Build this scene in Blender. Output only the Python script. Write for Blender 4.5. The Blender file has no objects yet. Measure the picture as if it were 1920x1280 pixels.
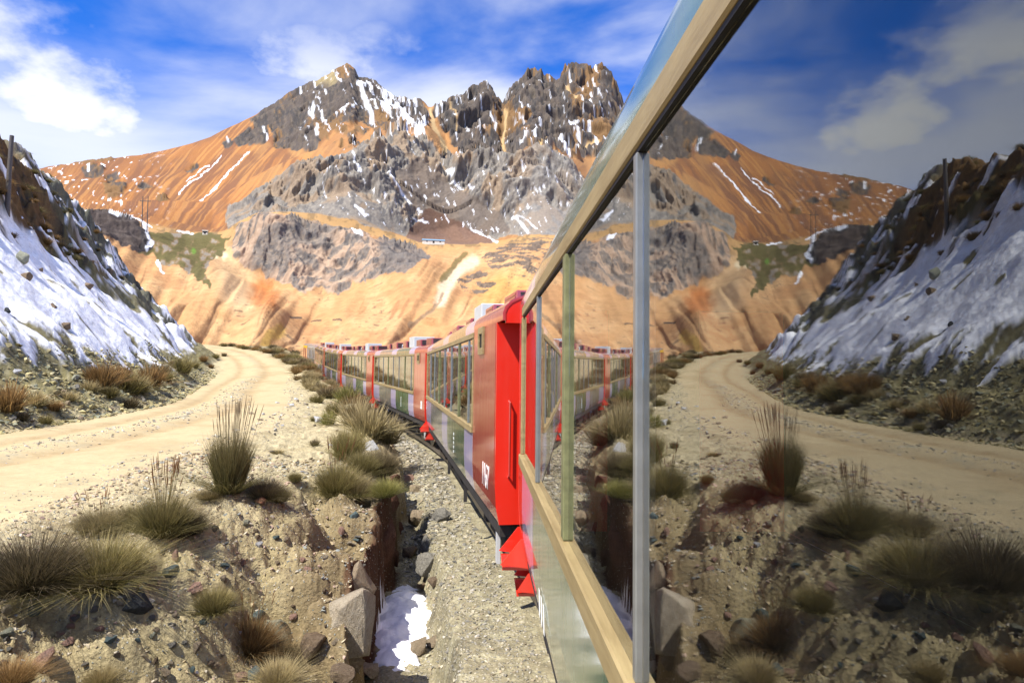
import bpy, bmesh, math, random
import numpy as np
from mathutils import Matrix, Vector

random.seed(7)
rng = np.random.default_rng(11)
scene = bpy.context.scene
col = scene.collection

# ------------------------------------------------------------------ camera
F_PX = 1300.0                      # focal length in pixels of a 1920 px wide frame
cam_data = bpy.data.cameras.new("camera")
cam_data.sensor_width = 36.0
cam_data.lens = 36.0 * F_PX / 1920.0
cam_data.clip_start = 0.05
cam_data.clip_end = 20000.0
cam = bpy.data.objects.new("camera", cam_data)
col.objects.link(cam)
CAM_ROT = (Matrix.Rotation(math.radians(-2.42), 3, 'Z') @ Matrix.Rotation(math.radians(90 + 2.86), 3, 'X')
           @ Matrix.Rotation(math.radians(0.6), 3, 'Z'))
cam.matrix_world = CAM_ROT.to_4x4()
scene.camera = cam
CR = np.array([list(r) for r in CAM_ROT])

# ------------------------------------------------------------------ sky, sun, exposure
SUN_VEC = Vector((-0.45, -0.46, 0.90)).normalized()      # towards the sun
sun_elev = math.asin(SUN_VEC.z)
sun_az = math.atan2(SUN_VEC.x, SUN_VEC.y)                # clockwise from +Y
world = bpy.data.worlds.new("World")
scene.world = world
world.use_nodes = True
wn, wl = world.node_tree.nodes, world.node_tree.links
wn.clear()
w_out = wn.new('ShaderNodeOutputWorld')
w_bg = wn.new('ShaderNodeBackground')
w_bg.inputs['Strength'].default_value = 0.062
sky = wn.new('ShaderNodeTexSky')
sky.sky_type = 'NISHITA'
sky.sun_disc = False
sky.sun_elevation = sun_elev
sky.sun_rotation = sun_az
sky.altitude = 4600
sky.air_density = 1.0
sky.dust_density = 0.35
sky.ozone_density = 2.2
tint = wn.new('ShaderNodeMix'); tint.data_type = 'RGBA'; tint.blend_type = 'MULTIPLY'
tint.inputs[0].default_value = 1.0
tint.inputs[7].default_value = (0.40, 1.50, 3.15, 1)
wl.new(sky.outputs[0], tint.inputs[6])

def wmath(op, a, b=None, clamp=False):
    n = wn.new('ShaderNodeMath'); n.operation = op; n.use_clamp = clamp
    for i, v in enumerate((a, b)):
        if v is None: continue
        if isinstance(v, (int, float)): n.inputs[i].default_value = v
        else: wl.new(v, n.inputs[i])
    return n.outputs[0]
tc = wn.new('ShaderNodeTexCoord')
sep = wn.new('ShaderNodeSeparateXYZ'); wl.new(tc.outputs['Generated'], sep.inputs[0])
# thin high cloud: soft streaks drawn out along one wind direction
mp = wn.new('ShaderNodeMapping'); mp.inputs['Rotation'].default_value = (0, math.radians(-32), 0)
mp.inputs['Scale'].default_value = (1.0, 1.0, 2.7); mp.inputs['Location'].default_value = (6.1, 2.7, 0.2)
wl.new(tc.outputs['Generated'], mp.inputs[0])
nz = wn.new('ShaderNodeTexNoise'); nz.inputs['Scale'].default_value = 2.1; nz.inputs['Detail'].default_value = 8
nz.inputs['Roughness'].default_value = 0.50; nz.inputs['Distortion'].default_value = 0.5
wl.new(mp.outputs[0], nz.inputs[0])
cir = wn.new('ShaderNodeMapRange'); cir.interpolation_type = 'SMOOTHSTEP'
cir.inputs[1].default_value = 0.355; cir.inputs[2].default_value = 0.70
wl.new(nz.outputs[0], cir.inputs[0])
# puffy low cloud
nz2 = wn.new('ShaderNodeTexNoise'); nz2.inputs['Scale'].default_value = 3.6; nz2.inputs['Detail'].default_value = 8
nz2.inputs['Roughness'].default_value = 0.55
mp2 = wn.new('ShaderNodeMapping'); mp2.inputs['Scale'].default_value = (1, 1, 1.7); mp2.inputs['Location'].default_value = (1.1, 9.2, 5.15)
wl.new(tc.outputs['Generated'], mp2.inputs[0]); wl.new(mp2.outputs[0], nz2.inputs[0])
# low cumulus only near the horizon
lowm = wn.new('ShaderNodeMapRange'); lowm.interpolation_type = 'SMOOTHSTEP'
lowm.inputs[1].default_value = 0.52; lowm.inputs[2].default_value = 0.34
lowm.inputs[3].default_value = 0.0; lowm.inputs[4].default_value = 1.0
wl.new(sep.outputs[2], lowm.inputs[0])
cum = wn.new('ShaderNodeMapRange'); cum.interpolation_type = 'SMOOTHSTEP'
cum.inputs[1].default_value = 0.51; cum.inputs[2].default_value = 0.67
wl.new(nz2.outputs[0], cum.inputs[0])
cumf = wmath('MULTIPLY', cum.outputs[0], lowm.outputs[0])
cirf = wmath('MULTIPLY', cir.outputs[0], 0.80)
allc = wmath('MAXIMUM', cirf, cumf, clamp=True)
cmix = wn.new('ShaderNodeMix'); cmix.data_type = 'RGBA'
wl.new(allc, cmix.inputs[0]); wl.new(tint.outputs[2], cmix.inputs[6])
cmix.inputs[7].default_value = (10.2, 10.4, 10.8, 1)
wl.new(cmix.outputs[2], w_bg.inputs[0])
wl.new(w_bg.outputs[0], w_out.inputs[0])

sun_d = bpy.data.lights.new("sun", 'SUN')
sun_d.energy = 5.0
sun_d.angle = math.radians(0.5)
sun_d.color = (1.0, 0.94, 0.84)
sun = bpy.data.objects.new("sun", sun_d)
sun.rotation_euler = (-SUN_VEC).to_track_quat('-Z', 'Y').to_euler()
col.objects.link(sun)
scene.view_settings.view_transform = 'Standard'
scene.view_settings.look = 'None'
scene.view_settings.exposure = 0.80
scene.view_settings.gamma = 1.0
scene.cycles.max_bounces = 8
scene.cycles.transmission_bounces = 6
scene.cycles.glossy_bounces = 4
scene.cycles.diffuse_bounces = 3
scene.cycles.sample_clamp_indirect = 6.0

# ------------------------------------------------------------------ helpers
def srgb(r, g, b):
    def f(c):
        c /= 255.0
        return c / 12.92 if c <= 0.04045 else ((c + 0.055) / 1.055) ** 2.4
    return (f(r), f(g), f(b))

PERM = rng.permutation(256).astype(np.int64)
PERM = np.concatenate([PERM, PERM])
GR = np.array([(1,1,0),(-1,1,0),(1,-1,0),(-1,-1,0),(1,0,1),(-1,0,1),(1,0,-1),(-1,0,-1),
               (0,1,1),(0,-1,1),(0,1,-1),(0,-1,-1),(1,1,0),(0,-1,1),(-1,1,0),(0,-1,-1)], float)
def perlin2(x, y):
    x, y = np.broadcast_arrays(np.asarray(x, float), np.asarray(y, float))
    xi = np.floor(x); yi = np.floor(y); xf, yf = x - xi, y - yi
    X = xi.astype(np.int64) & 255; Y = yi.astype(np.int64) & 255
    u = xf*xf*xf*(xf*(xf*6-15)+10); v = yf*yf*yf*(yf*(yf*6-15)+10)
    P0_, P1_ = PERM[X], PERM[(X+1) & 255]; Y1 = (Y+1) & 255
    def g(h, a, b): h = h & 15; return GR2X[h]*a + GR2Y[h]*b
    n0 = g(PERM[P0_+Y], xf, yf); n1 = g(PERM[P1_+Y], xf-1, yf)
    n2 = g(PERM[P0_+Y1], xf, yf-1); n3 = g(PERM[P1_+Y1], xf-1, yf-1)
    a = n0 + (n1-n0)*u; b = n2 + (n3-n2)*u
    return (a + (b-a)*v)*1.05
GR2X = np.cos(np.arange(16)*math.pi/8)*1.25; GR2Y = np.sin(np.arange(16)*math.pi/8)*1.25
def perlin(x, y, z=None):
    if z is None: return perlin2(x, y)
    x = np.asarray(x, float); y = np.asarray(y, float)
    z = np.asarray(z, float)
    x, y, z = np.broadcast_arrays(x, y, z)
    xi = np.floor(x); yi = np.floor(y); zi = np.floor(z)
    xf, yf, zf = x - xi, y - yi, z - zi
    X = xi.astype(np.int64) & 255; Y = yi.astype(np.int64) & 255; Z = zi.astype(np.int64) & 255
    u = xf*xf*xf*(xf*(xf*6-15)+10); v = yf*yf*yf*(yf*(yf*6-15)+10); w = zf*zf*zf*(zf*(zf*6-15)+10)
    r = 0
    for i in (0, 1):
        wx = u if i else 1 - u
        for j in (0, 1):
            wy = v if j else 1 - v
            for k in (0, 1):
                wz = w if k else 1 - w
                h = PERM[PERM[PERM[(X + i) & 255] + ((Y + j) & 255)] + ((Z + k) & 255)] & 15
                g = GR[h]
                r = r + wx*wy*wz*(g[..., 0]*(xf-i) + g[..., 1]*(yf-j) + g[..., 2]*(zf-k))
    return r
def fbm(x, y, z=None, octv=4, gain=0.5, lac=2.03):
    a, s, t = 1.0, 0.0, 0.0
    x = np.asarray(x, float); y = np.asarray(y, float)
    for o in range(octv):
        s = s + a * perlin(x + 17.3*o, y - 9.1*o, None if z is None else z + 5.7*o); t += a
        x, y = x*lac, y*lac; a *= gain
        if z is not None: z = z*lac
    return s / t * 1.6
def ridged(x, y, z=None, octv=4, gain=0.5, lac=2.07):
    a, s, t = 1.0, 0.0, 0.0
    x = np.asarray(x, float); y = np.asarray(y, float)
    for o in range(octv):
        s = s + a * (1 - np.abs(perlin(x + 31.7*o, y + 3.3*o, None if z is None else z - 8.9*o)) * 2.2); t += a
        x, y = x*lac, y*lac; a *= gain
        if z is not None: z = z*lac
    return s / t
def ss(a, b, x):
    t = np.clip((np.asarray(x, float) - a) / (b - a), 0, 1)
    return t*t*(3-2*t)
def mix(a, b, t):
    return a + (b - a) * t
def cmixn(c, d, t):
    return c + (np.asarray(d)[None, :] - c) * np.clip(t, 0, 1)[:, None]

def px_ray(x, y):
    d = np.array([(x - 960)/F_PX, -(y - 640)/F_PX, -1.0])
    return CR @ d
def project(P):
    L = P @ CR                       # world -> camera axes
    w = np.maximum(-L[:, 2], 1e-3)
    return 960 + F_PX*L[:, 0]/w, 640 - F_PX*L[:, 1]/w

def in_poly(px, py, poly):
    c = np.zeros(px.shape, bool)
    n = len(poly)
    for i in range(n):
        x1, y1 = poly[i]; x2, y2 = poly[(i+1) % n]
        if y1 == y2: continue
        cond = ((y1 > py) != (y2 > py)) & (px < (x2-x1)*(py-y1)/(y2-y1) + x1)
        c ^= cond
    return c
def line_dist(px, py, pts):
    d = np.full(px.shape, 1e9)
    for (x1, y1), (x2, y2) in zip(pts[:-1], pts[1:]):
        vx, vy = x2-x1, y2-y1
        t = np.clip(((px-x1)*vx + (py-y1)*vy)/(vx*vx+vy*vy), 0, 1)
        d = np.minimum(d, np.hypot(px-x1-t*vx, py-y1-t*vy))
    return d

def tag(o, label=None, cat=None, group=None, kind=None):
    if label: o['label'] = label
    if cat: o['category'] = cat
    if group: o['group'] = group
    if kind: o['kind'] = kind
    return o
def link(o, parent=None):
    col.objects.link(o)
    if parent is not None: o.parent = parent
    return o
def mesh_np(name, V, Fq, material, colors=None, smooth=True, attrs=None):
    me = bpy.data.meshes.new(name)
    V = np.asarray(V, np.float32); Fq = np.asarray(Fq, np.int32)
    k = Fq.shape[1]
    me.vertices.add(len(V)); me.vertices.foreach_set('co', V.ravel())
    me.loops.add(Fq.size); me.loops.foreach_set('vertex_index', Fq.ravel())
    me.polygons.add(len(Fq))
    me.polygons.foreach_set('loop_start', np.arange(0, Fq.size, k, dtype=np.int32))
    me.polygons.foreach_set('loop_total', np.full(len(Fq), k, np.int32))
    me.polygons.foreach_set('use_smooth', np.full(len(Fq), smooth))
    if colors is not None:
        at = me.color_attributes.new('Col', 'FLOAT_COLOR', 'POINT')
        c4 = np.ones((len(V), 4), np.float32); c4[:, :3] = colors
        at.data.foreach_set('color', c4.ravel())
    for an, av in (attrs or {}).items():
        a = me.attributes.new(an, 'FLOAT', 'POINT'); a.data.foreach_set('value', np.asarray(av, np.float32))
    me.materials.append(material)
    me.update(calc_edges=True); me.validate()
    return me
def empty(name, loc=(0, 0, 0), parent=None):
    o = bpy.data.objects.new(name, None); o.location = loc; o.empty_display_size = 0.2
    return link(o, parent)
def copy_tree(o, parent=None):
    c = o.copy(); col.objects.link(c); c.parent = parent
    if parent is not None: c.matrix_parent_inverse = o.matrix_parent_inverse.copy()
    for ch in o.children: copy_tree(ch, c)
    return c

class MB:
    """collects boxes, extrusions and tubes into one mesh"""
    def __init__(s): s.v = []; s.f = []
    def add(s, verts, faces):
        b = len(s.v); s.v += [tuple(p) for p in verts]; s.f += [tuple(i + b for i in f) for f in faces]; return s
    def box(s, x0, x1, y0, y1, z0, z1):
        v = [(x, y, z) for x in (x0, x1) for y in (y0, y1) for z in (z0, z1)]
        return s.add(v, [(0,1,3,2),(4,6,7,5),(0,4,5,1),(2,3,7,6),(0,2,6,4),(1,5,7,3)])
    def ext(s, loop, y0, y1):
        """closed loop in (x, z) drawn out from y0 to y1"""
        n = len(loop)
        v = [(x, y0, z) for x, z in loop] + [(x, y1, z) for x, z in loop]
        f = [(i, (i+1) % n, n+(i+1) % n, n+i) for i in range(n)]
        return s.add(v, f + [tuple(range(n-1, -1, -1)), tuple(range(n, 2*n))])
    def bar(s, a, b, w, h=None):
        a, b = Vector(a), Vector(b); h = h or w
        d = (b-a).normalized(); up = Vector((0, 0, 1)) if abs(d.z) < .95 else Vector((1, 0, 0))
        r = d.cross(up).normalized(); u = r.cross(d)
        v = []
        for p in (a, b):
            for i, j in ((-1,-1),(1,-1),(1,1),(-1,1)): v.append(p + r*i*w/2 + u*j*h/2)
        return s.add(v, [(0,1,2,3),(7,6,5,4),(0,4,5,1),(1,5,6,2),(2,6,7,3),(3,7,4,0)])
    def tube(s, pts, radii, n=10, cap=True):
        pts = [Vector(p) for p in pts]; rings = []
        v = []; f = []
        for k, p in enumerate(pts):
            d = (pts[min(k+1, len(pts)-1)] - pts[max(k-1, 0)]).normalized()
            up = Vector((0, 0, 1)) if abs(d.z) < .9 else Vector((1, 0, 0))
            r = d.cross(up).normalized(); u = r.cross(d)
            for i in range(n):
                a = 2*math.pi*i/n
                v.append(p + (r*math.cos(a) + u*math.sin(a)) * radii[k])
        for k in range(len(pts)-1):
            for i in range(n):
                f.append((k*n+i, k*n+(i+1) % n, (k+1)*n+(i+1) % n, (k+1)*n+i))
        if cap:
            f.append(tuple(range(n-1, -1, -1))); f.append(tuple((len(pts)-1)*n + i for i in range(n)))
        return s.add(v, f)
    def build(s, name, material, parent=None, bevel=0, smooth=False, loc=None):
        me = bpy.data.meshes.new(name); me.from_pydata(s.v, [], s.f); me.materials.append(material)
        bm = bmesh.new(); bm.from_mesh(me)
        bmesh.ops.recalc_face_normals(bm, faces=bm.faces)
        if bevel: bmesh.ops.bevel(bm, geom=bm.edges[:], offset=bevel, segments=1, affect='EDGES', clamp_overlap=True)
        bm.to_mesh(me); bm.free()
        if smooth:
            me.polygons.foreach_set('use_smooth', [True]*len(me.polygons))
            try: me.set_sharp_from_angle(angle=math.radians(35))
            except Exception: pass
        o = bpy.data.objects.new(name, me)
        if loc: o.location = loc
        return link(o, parent)

# ------------------------------------------------------------------ materials
class NT:
    def __init__(s, name):
        s.m = bpy.data.materials.new(name); s.m.use_nodes = True
        s.n, s.l = s.m.node_tree.nodes, s.m.node_tree.links
        s.b = s.n['Principled BSDF']
    def node(s, t, **kw):
        n = s.n.new(t)
        for k, v in kw.items():
            if k in n.inputs.keys(): n.inputs[k].default_value = v
            else: setattr(n, k, v)
        return n
    def link(s, a, b): s.l.new(a, b)
    def coord(s, scale=(1, 1, 1), kind='Object'):
        t = s.node('ShaderNodeTexCoord'); m = s.node('ShaderNodeMapping'); m.inputs['Scale'].default_value = scale
        s.link(t.outputs[kind], m.inputs[0]); return m.outputs[0]
    def noise(s, vec, scale, detail=4, rough=0.55, dist=0.0):
        n = s.node('ShaderNodeTexNoise', Scale=scale, Detail=detail, Roughness=rough, Distortion=dist)
        s.link(vec, n.inputs['Vector']); return n.outputs['Fac']
    def rng(s, v, a, b, c=0.0, d=1.0):
        n = s.node('ShaderNodeMapRange'); s.link(v, n.inputs[0])
        for i, x in enumerate((a, b, c, d)): n.inputs[i+1].default_value = x
        return n.outputs[0]
    def mixc(s, fac, a, b, mode='MIX'):
        n = s.node('ShaderNodeMix'); n.data_type = 'RGBA'; n.blend_type = mode
        for sock, v in ((n.inputs[0], fac), (n.inputs[6], a), (n.inputs[7], b)):
            if isinstance(v, (int, float)): sock.default_value = v
            elif isinstance(v, tuple): sock.default_value = (*v[:3], 1)
            else: s.link(v, sock)
        return n.outputs[2]
    def math(s, op, a, b=0.0):
        n = s.node('ShaderNodeMath'); n.operation = op
        for i, v in enumerate((a, b)):
            if isinstance(v, (int, float)): n.inputs[i].default_value = v
            else: s.link(v, n.inputs[i])
        return n.outputs[0]
    def bump(s, h, strength=0.5, dist=0.02, normal=None):
        n = s.node('ShaderNodeBump'); n.inputs['Strength'].default_value = strength
        n.inputs['Distance'].default_value = dist; s.link(h, n.inputs['Height'])
        if normal: s.link(normal, n.inputs['Normal'])
        s.link(n.outputs[0], s.b.inputs['Normal']); return n.outputs[0]
    def base(s, v, rough=None, spec=None):
        if isinstance(v, tuple): s.b.inputs['Base Color'].default_value = (*v[:3], 1)
        else: s.link(v, s.b.inputs['Base Color'])
        if rough is not None: s.b.inputs['Roughness'].default_value = rough
        if spec is not None: s.b.inputs['Specular IOR Level'].default_value = spec
        return s

def m_ground(name, fine, amp, bumpd, spk=None):
    """vertex colour of the ground broken up by fine grain, pebbles and relief"""
    t = NT(name); a = t.node('ShaderNodeVertexColor', layer_name='Col')
    v = t.coord()
    n1 = t.noise(v, fine, 6, 0.65); n2 = t.noise(v, fine*0.23, 4)
    k = t.math('ADD', t.rng(n1, .3, .7, 1-amp, 1+amp), t.rng(n2, .3, .7, -amp*.5, amp*.5))
    c = t.mixc(1.0, a.outputs[0], k, 'MULTIPLY')
    h = n1
    if spk:
        vo = t.node('ShaderNodeTexVoronoi', Scale=spk[0]); t.link(v, vo.inputs['Vector'])
        hs = t.node('ShaderNodeSeparateColor'); t.link(vo.outputs['Color'], hs.inputs[0])
        pk = t.math('MULTIPLY', t.rng(hs.outputs[0], 1-spk[1], 1-spk[1]+.02), t.rng(vo.outputs['Distance'], .5, .3))
        pc = t.mixc(hs.outputs[1], spk[2], spk[3])
        c = t.mixc(t.math('MULTIPLY', pk, .8), c, pc)
        h = t.math('ADD', n1, t.math('MULTIPLY', pk, .35))
    t.base(c, .92, .15)
    t.bump(h, 0.9, bumpd)
    return t.m
def m_plain(name, c, rough=.6, spec=.4, var=.12, scale=6.0, metal=0.0, bump=0.0):
    t = NT(name); v = t.coord()
    n = t.noise(v, scale, 5, .6)
    t.base(t.mixc(1.0, c, t.rng(n, .3, .7, 1-var, 1+var), 'MULTIPLY'), rough, spec)
    t.b.inputs['Metallic'].default_value = metal
    if bump: t.bump(n, .6, bump)
    return t.m
def m_paint(name, c, dust=.25, rough=.22, stripes=None):
    """weathered coach enamel: gloss coat, dust film running down in streaks, slightly wavy sheet"""
    t = NT(name); v = t.coord((1, 1, .16)); v2 = t.coord((1, 1, 1))
    st = t.noise(v, 5.0, 5, .6); bl = t.noise(v2, 1.1, 5, .6)
    base = c
    if stripes:
        w = t.node('ShaderNodeTexWave', Scale=stripes[0], Distortion=stripes[2], Detail=2.0)
        w.bands_direction = 'Y'
        t.link(t.coord((1, 1, .05)), w.inputs['Vector'])
        base = t.mixc(t.rng(w.outputs['Fac'], .45, .6), c, stripes[1])
    dirt = t.math('MULTIPLY', t.rng(st, .35, .72), t.rng(bl, .25, .7))
    t.base(t.mixc(t.math('MULTIPLY', dirt, dust), base, (.42, .33, .24)), rough, .5)
    t.link(t.rng(dirt, 0, 1, rough, rough+.3), t.b.inputs['Roughness'])
    t.b.inputs['Coat Weight'].default_value = 1.0; t.b.inputs['Coat IOR'].default_value = 1.65; t.b.inputs['Coat Roughness'].default_value = .09
    wv = t.noise(t.coord((1.0, 2.2, .5)), 1.6, 2, .4)
    t.bump(wv, .35, .02)
    return t.m
def m_wood(name, c1, c2):
    t = NT(name); v = t.coord((6, .5, 6)); n = t.noise(v, 3.0, 6, .65, .6); s = t.noise(t.coord(), 14, 4)
    t.base(t.mixc(t.rng(n, .3, .7), c1, c2), .5, .35)
    t.bump(t.math('ADD', n, s), .3, .006)
    return t.m
def m_glass():
    t = NT('window_glass')
    t.b.inputs['Base Color'].default_value = (.90, .95, .93, 1)
    t.b.inputs['Transmission Weight'].default_value = 1.0
    t.b.inputs['Roughness'].default_value = 0.0
    t.b.inputs['IOR'].default_value = 1.95
    # faint waviness of the sheet, a thin dust film, and dried runs that also paint reflected streaks of light
    wv = t.noise(t.coord((1, 1, .35)), .9, 1.5, .3)
    t.bump(wv, .05, .02)
    out = t.n['Material Output']
    d = t.node('ShaderNodeBsdfDiffuse'); d.inputs['Color'].default_value = (.62, .58, .5, 1)
    run = t.noise(t.coord((1, 9, .10)), 2.6, 4, .6); runf = t.rng(run, .69, .78, 0.0, .10)
    film = t.rng(t.noise(t.coord(), 2.0, 5, .6), .3, .8, .001, .005)
    mx = t.node('ShaderNodeMixShader'); t.link(t.math('ADD', runf, film), mx.inputs[0])
    t.link(t.b.outputs[0], mx.inputs[1]); t.link(d.outputs[0], mx.inputs[2]); t.link(mx.outputs[0], out.inputs[0])
    return t.m
def m_grass(name):
    t = NT(name); a = t.node('ShaderNodeVertexColor', layer_name='Col')
    oi = t.node('ShaderNodeObjectInfo')
    c = t.mixc(1.0, a.outputs[0], t.rng(oi.outputs['Random'], 0, 1, .62, .98), 'MULTIPLY')
    t.base(c, .6, .25)
    tr = t.node('ShaderNodeBsdfTranslucent'); t.link(c, tr.inputs[0])
    mx = t.node('ShaderNodeMixShader'); mx.inputs[0].default_value = .25
    t.link(t.b.outputs[0], mx.inputs[1]); t.link(tr.outputs[0], mx.inputs[2])
    t.link(mx.outputs[0], t.n['Material Output'].inputs[0])
    return t.m
def m_rock(name, c1, c2, scale=5.0):
    t = NT(name); v = t.coord(); n = t.noise(v, scale, 8, .65, .4); n2 = t.noise(v, scale*5, 5, .7)
    c = t.mixc(t.rng(n, .3, .7), c1, c2)
    c = t.mixc(1.0, c, t.rng(n2, .3, .7, .55, .98), 'MULTIPLY')
    t.base(c, .9, .2); t.bump(t.math('ADD', n, t.math('MULTIPLY', n2, .5)), 1.0, .06)
    return t.m

M_EARTH = m_ground('earth', 22.0, .30, .055, (42.0, .10, (.62, .58, .48), (.20, .25, .25)))
M_ROAD = m_ground('road_dirt', 9.0, .10, .012, (30.0, .03, (.6, .55, .45), (.3, .28, .24)))
M_BALLAST = m_ground('ballast', 22.0, .35, .03, (26.0, .45, (.55, .50, .38), (.20, .20, .17)))
M_HILL = m_ground('hillside', 4.0, .20, .07, None)
def m_mountain():
    """vertex colour; on rock, cracked relief with colour darker in its low parts"""
    t = NT('mountain'); a = t.node('ShaderNodeVertexColor', layer_name='Col'); rk = t.node('ShaderNodeAttribute', attribute_name='rock')
    v = t.coord((1, 1, .5)); n2 = t.noise(t.coord(), .5, 5, .65)
    rn = t.node('ShaderNodeTexNoise', Scale=.035, Detail=9.0, Roughness=.62, Distortion=.35); rn.noise_type = 'RIDGED_MULTIFRACTAL'
    rn.inputs['Lacunarity'].default_value = 2.2; t.link(v, rn.inputs['Vector']); rd = rn.outputs['Fac']
    r01 = t.rng(rd, .2, 1.7)
    k = t.rng(n2, .3, .7, .84, 1.16)
    k2 = t.mixc(rk.outputs['Fac'], (1., 1., 1.), t.rng(rd, .25, 1.5, .55, 1.30))
    t.base(t.mixc(1.0, t.mixc(1.0, a.outputs[0], k, 'MULTIPLY'), k2, 'MULTIPLY'), .95, .1)
    h = t.math('ADD', t.math('MULTIPLY', n2, .5), t.math('MULTIPLY', t.math('MULTIPLY', r01, rk.outputs['Fac']), 11.0))
    t.bump(h, 1.0, 1.0)
    return t.m
M_MOUNT = m_mountain()
M_RED = m_paint('red_enamel', (.42, .022, .018), .30, .28)
M_BRIGHT = m_paint('bright_red_enamel', (.72, .022, .008), .06, .3)
M_GREEN = m_paint('green_enamel', (.03, .13, .06), .35, .2)
M_GREY = m_paint('grey_enamel', (.16, .18, .17), .30, .25)
M_LILAC = m_paint('lilac_enamel', (.66, .62, .76), .18, .3, (2.0, (.27, .22, .56), 1.0))
M_ROOF = m_paint('roof_grey', (.30, .33, .36), .2, .4)
M_SILL = m_wood('weathered_tan_timber', (.20, .145, .062), (.35, .27, .13))
M_MULG = m_plain('olive_mullion_paint', (.15, .155, .07), .5, .4, .35, 14)
M_MULA = m_plain('aluminium', (.24, .25, .24), .38, .5, .15, 9, .5)
M_SEAL = m_plain('black_rubber', (.012, .012, .013), .6, .3)
M_GLASS = m_glass()
M_INSIDE = m_plain('dark_lining', (.02, .018, .016), .8, .2)
M_IRON = m_plain('sooty_iron', (.035, .032, .030), .7, .3, .3, 8)
M_STEEL = m_plain('rail_steel', (.25, .22, .2), .4, .5, .2, 4, .8)
M_SLEEPER = m_plain('sleeper_timber', (.10, .075, .055), .9, .1, .3, 4)
M_BOXRED = m_paint('roof_box_red', (.30, .035, .045), .2, .45)
M_BOXGREY = m_plain('galvanised_sheet', (.50, .50, .49), .5, .4, .1, 3)
M_WHITE = m_plain('white_paint', (.8, .8, .78), .5, .3, .05)
M_YELLOW = m_plain('yellow_paint', (.75, .42, .02), .45, .4, .08)
M_BLUE = m_plain('blue_paint', (.05, .13, .32), .4, .4, .15)
M_LAMP = m_plain('milky_lamp_glass', (.65, .72, .62), .15, .6, .05)
M_POLE = m_wood('pole_timber', (.06, .05, .045), (.13, .11, .09))
M_GRASS = m_grass('dry_grass')
M_SNOW = m_plain('old_snow', (.82, .83, .88), .75, .2, .06, 9, 0, .03)
# ------------------------------------------------------------------ lie of the land (metres, eye level of the camera is z = 0)
T_Y  = [-40,  0.0,  4.0,  8.0, 16.0, 23.8, 32.0, 40.5, 48.5, 56.5, 64.5, 72.5, 88.0, 105, 130]
T_X  = [.40, .40, .38,  .20, -.85, -1.9, -4.0, -6.2, -8.7, -11.2, -13.6, -16.0, -21.3, -28, -40]
TZ_Y = [-40, 11, 25, 42, 57, 72, 90, 130]
TZ_Z = [-.05, -.05, .08, .42, .95, 1.7, 2.8, 5.5]
V_Y  = [-40, 14, 25, 38, 50, 62, 75, 88, 100, 115, 140]
V_Z  = [-1.95, -1.95, -1.88, -1.55, -.85, -.1, .9, 2.1, 3.3, 4.5, 5.0]
R_Y  = [-40, 20, 35, 46, 65, 85, 105, 125]
R_Z  = [-1.85, -1.8, -1.5, -1.2, -.25, 1.8, 4.2, 5.4]
RC_Y = [-40, 5, 15, 24, 32, 39, 46, 57, 68, 77, 85, 92, 98, 105, 112, 120]
RC_X = [-9.8, -10, -10.4, -11, -12, -13.8, -16.2, -19, -21.8, -25, -28.5, -32, -36.5, -45, -60, -95]
H_Y  = [-40, 10, 20, 27, 33, 39, 46, 56, 65, 75, 85, 95, 105, 110, 120]
H_X  = [-13.4, -13.6, -14, -14.5, -15.2, -16.9, -19.2, -22.2, -25, -28.2, -31.8, -36.4, -43.5, -50, -85]
PC_Y = [-40, 30, 40, 46, 52, 60, 70, 75, 82, 90, 97, 102, 107, 115]
PC_P = [13.5, 13.5, 13.5, 14, 15.2, 17, 17.2, 16.4, 14.6, 12.6, 8.4, 5.2, 2.2, .5]
QC_Y = [-40, 3, 5, 6.4, 8.1, 9.2, 10.4, 11.4, 12.4, 13.4, 16, 25, 60, 130]
QC_Q = [5.2, 5.2, 5.0, 4.6, 3.7, 3.3, 3.6, 3.1, 2.7, 2.05, 1.9, 1.75, 1.8, 2.0]
QL_Y = [-40, 5, 7, 9, 11, 13, 15, 20, 130]
QL_Q = [1.50, 1.50, 1.48, 1.44, 1.38, 1.20, .98, .9, .9]
ZL_Y = [-40, 5, 7, 8.5, 10, 12, 13.5, 16, 22, 130]
ZL_D = [1.35, 1.35, 1.25, .75, .50, .38, .25, .5, .5, .5]      # lip below the verge

def si(y, X, Y):
    return np.interp(y, X, Y)
def smooth_interp(y, X, Y, w=1.6):
    return (si(y-w, X, Y) + si(y-w/2, X, Y) + si(y, X, Y)*2 + si(y+w/2, X, Y) + si(y+w, X, Y)) / 6

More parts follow.
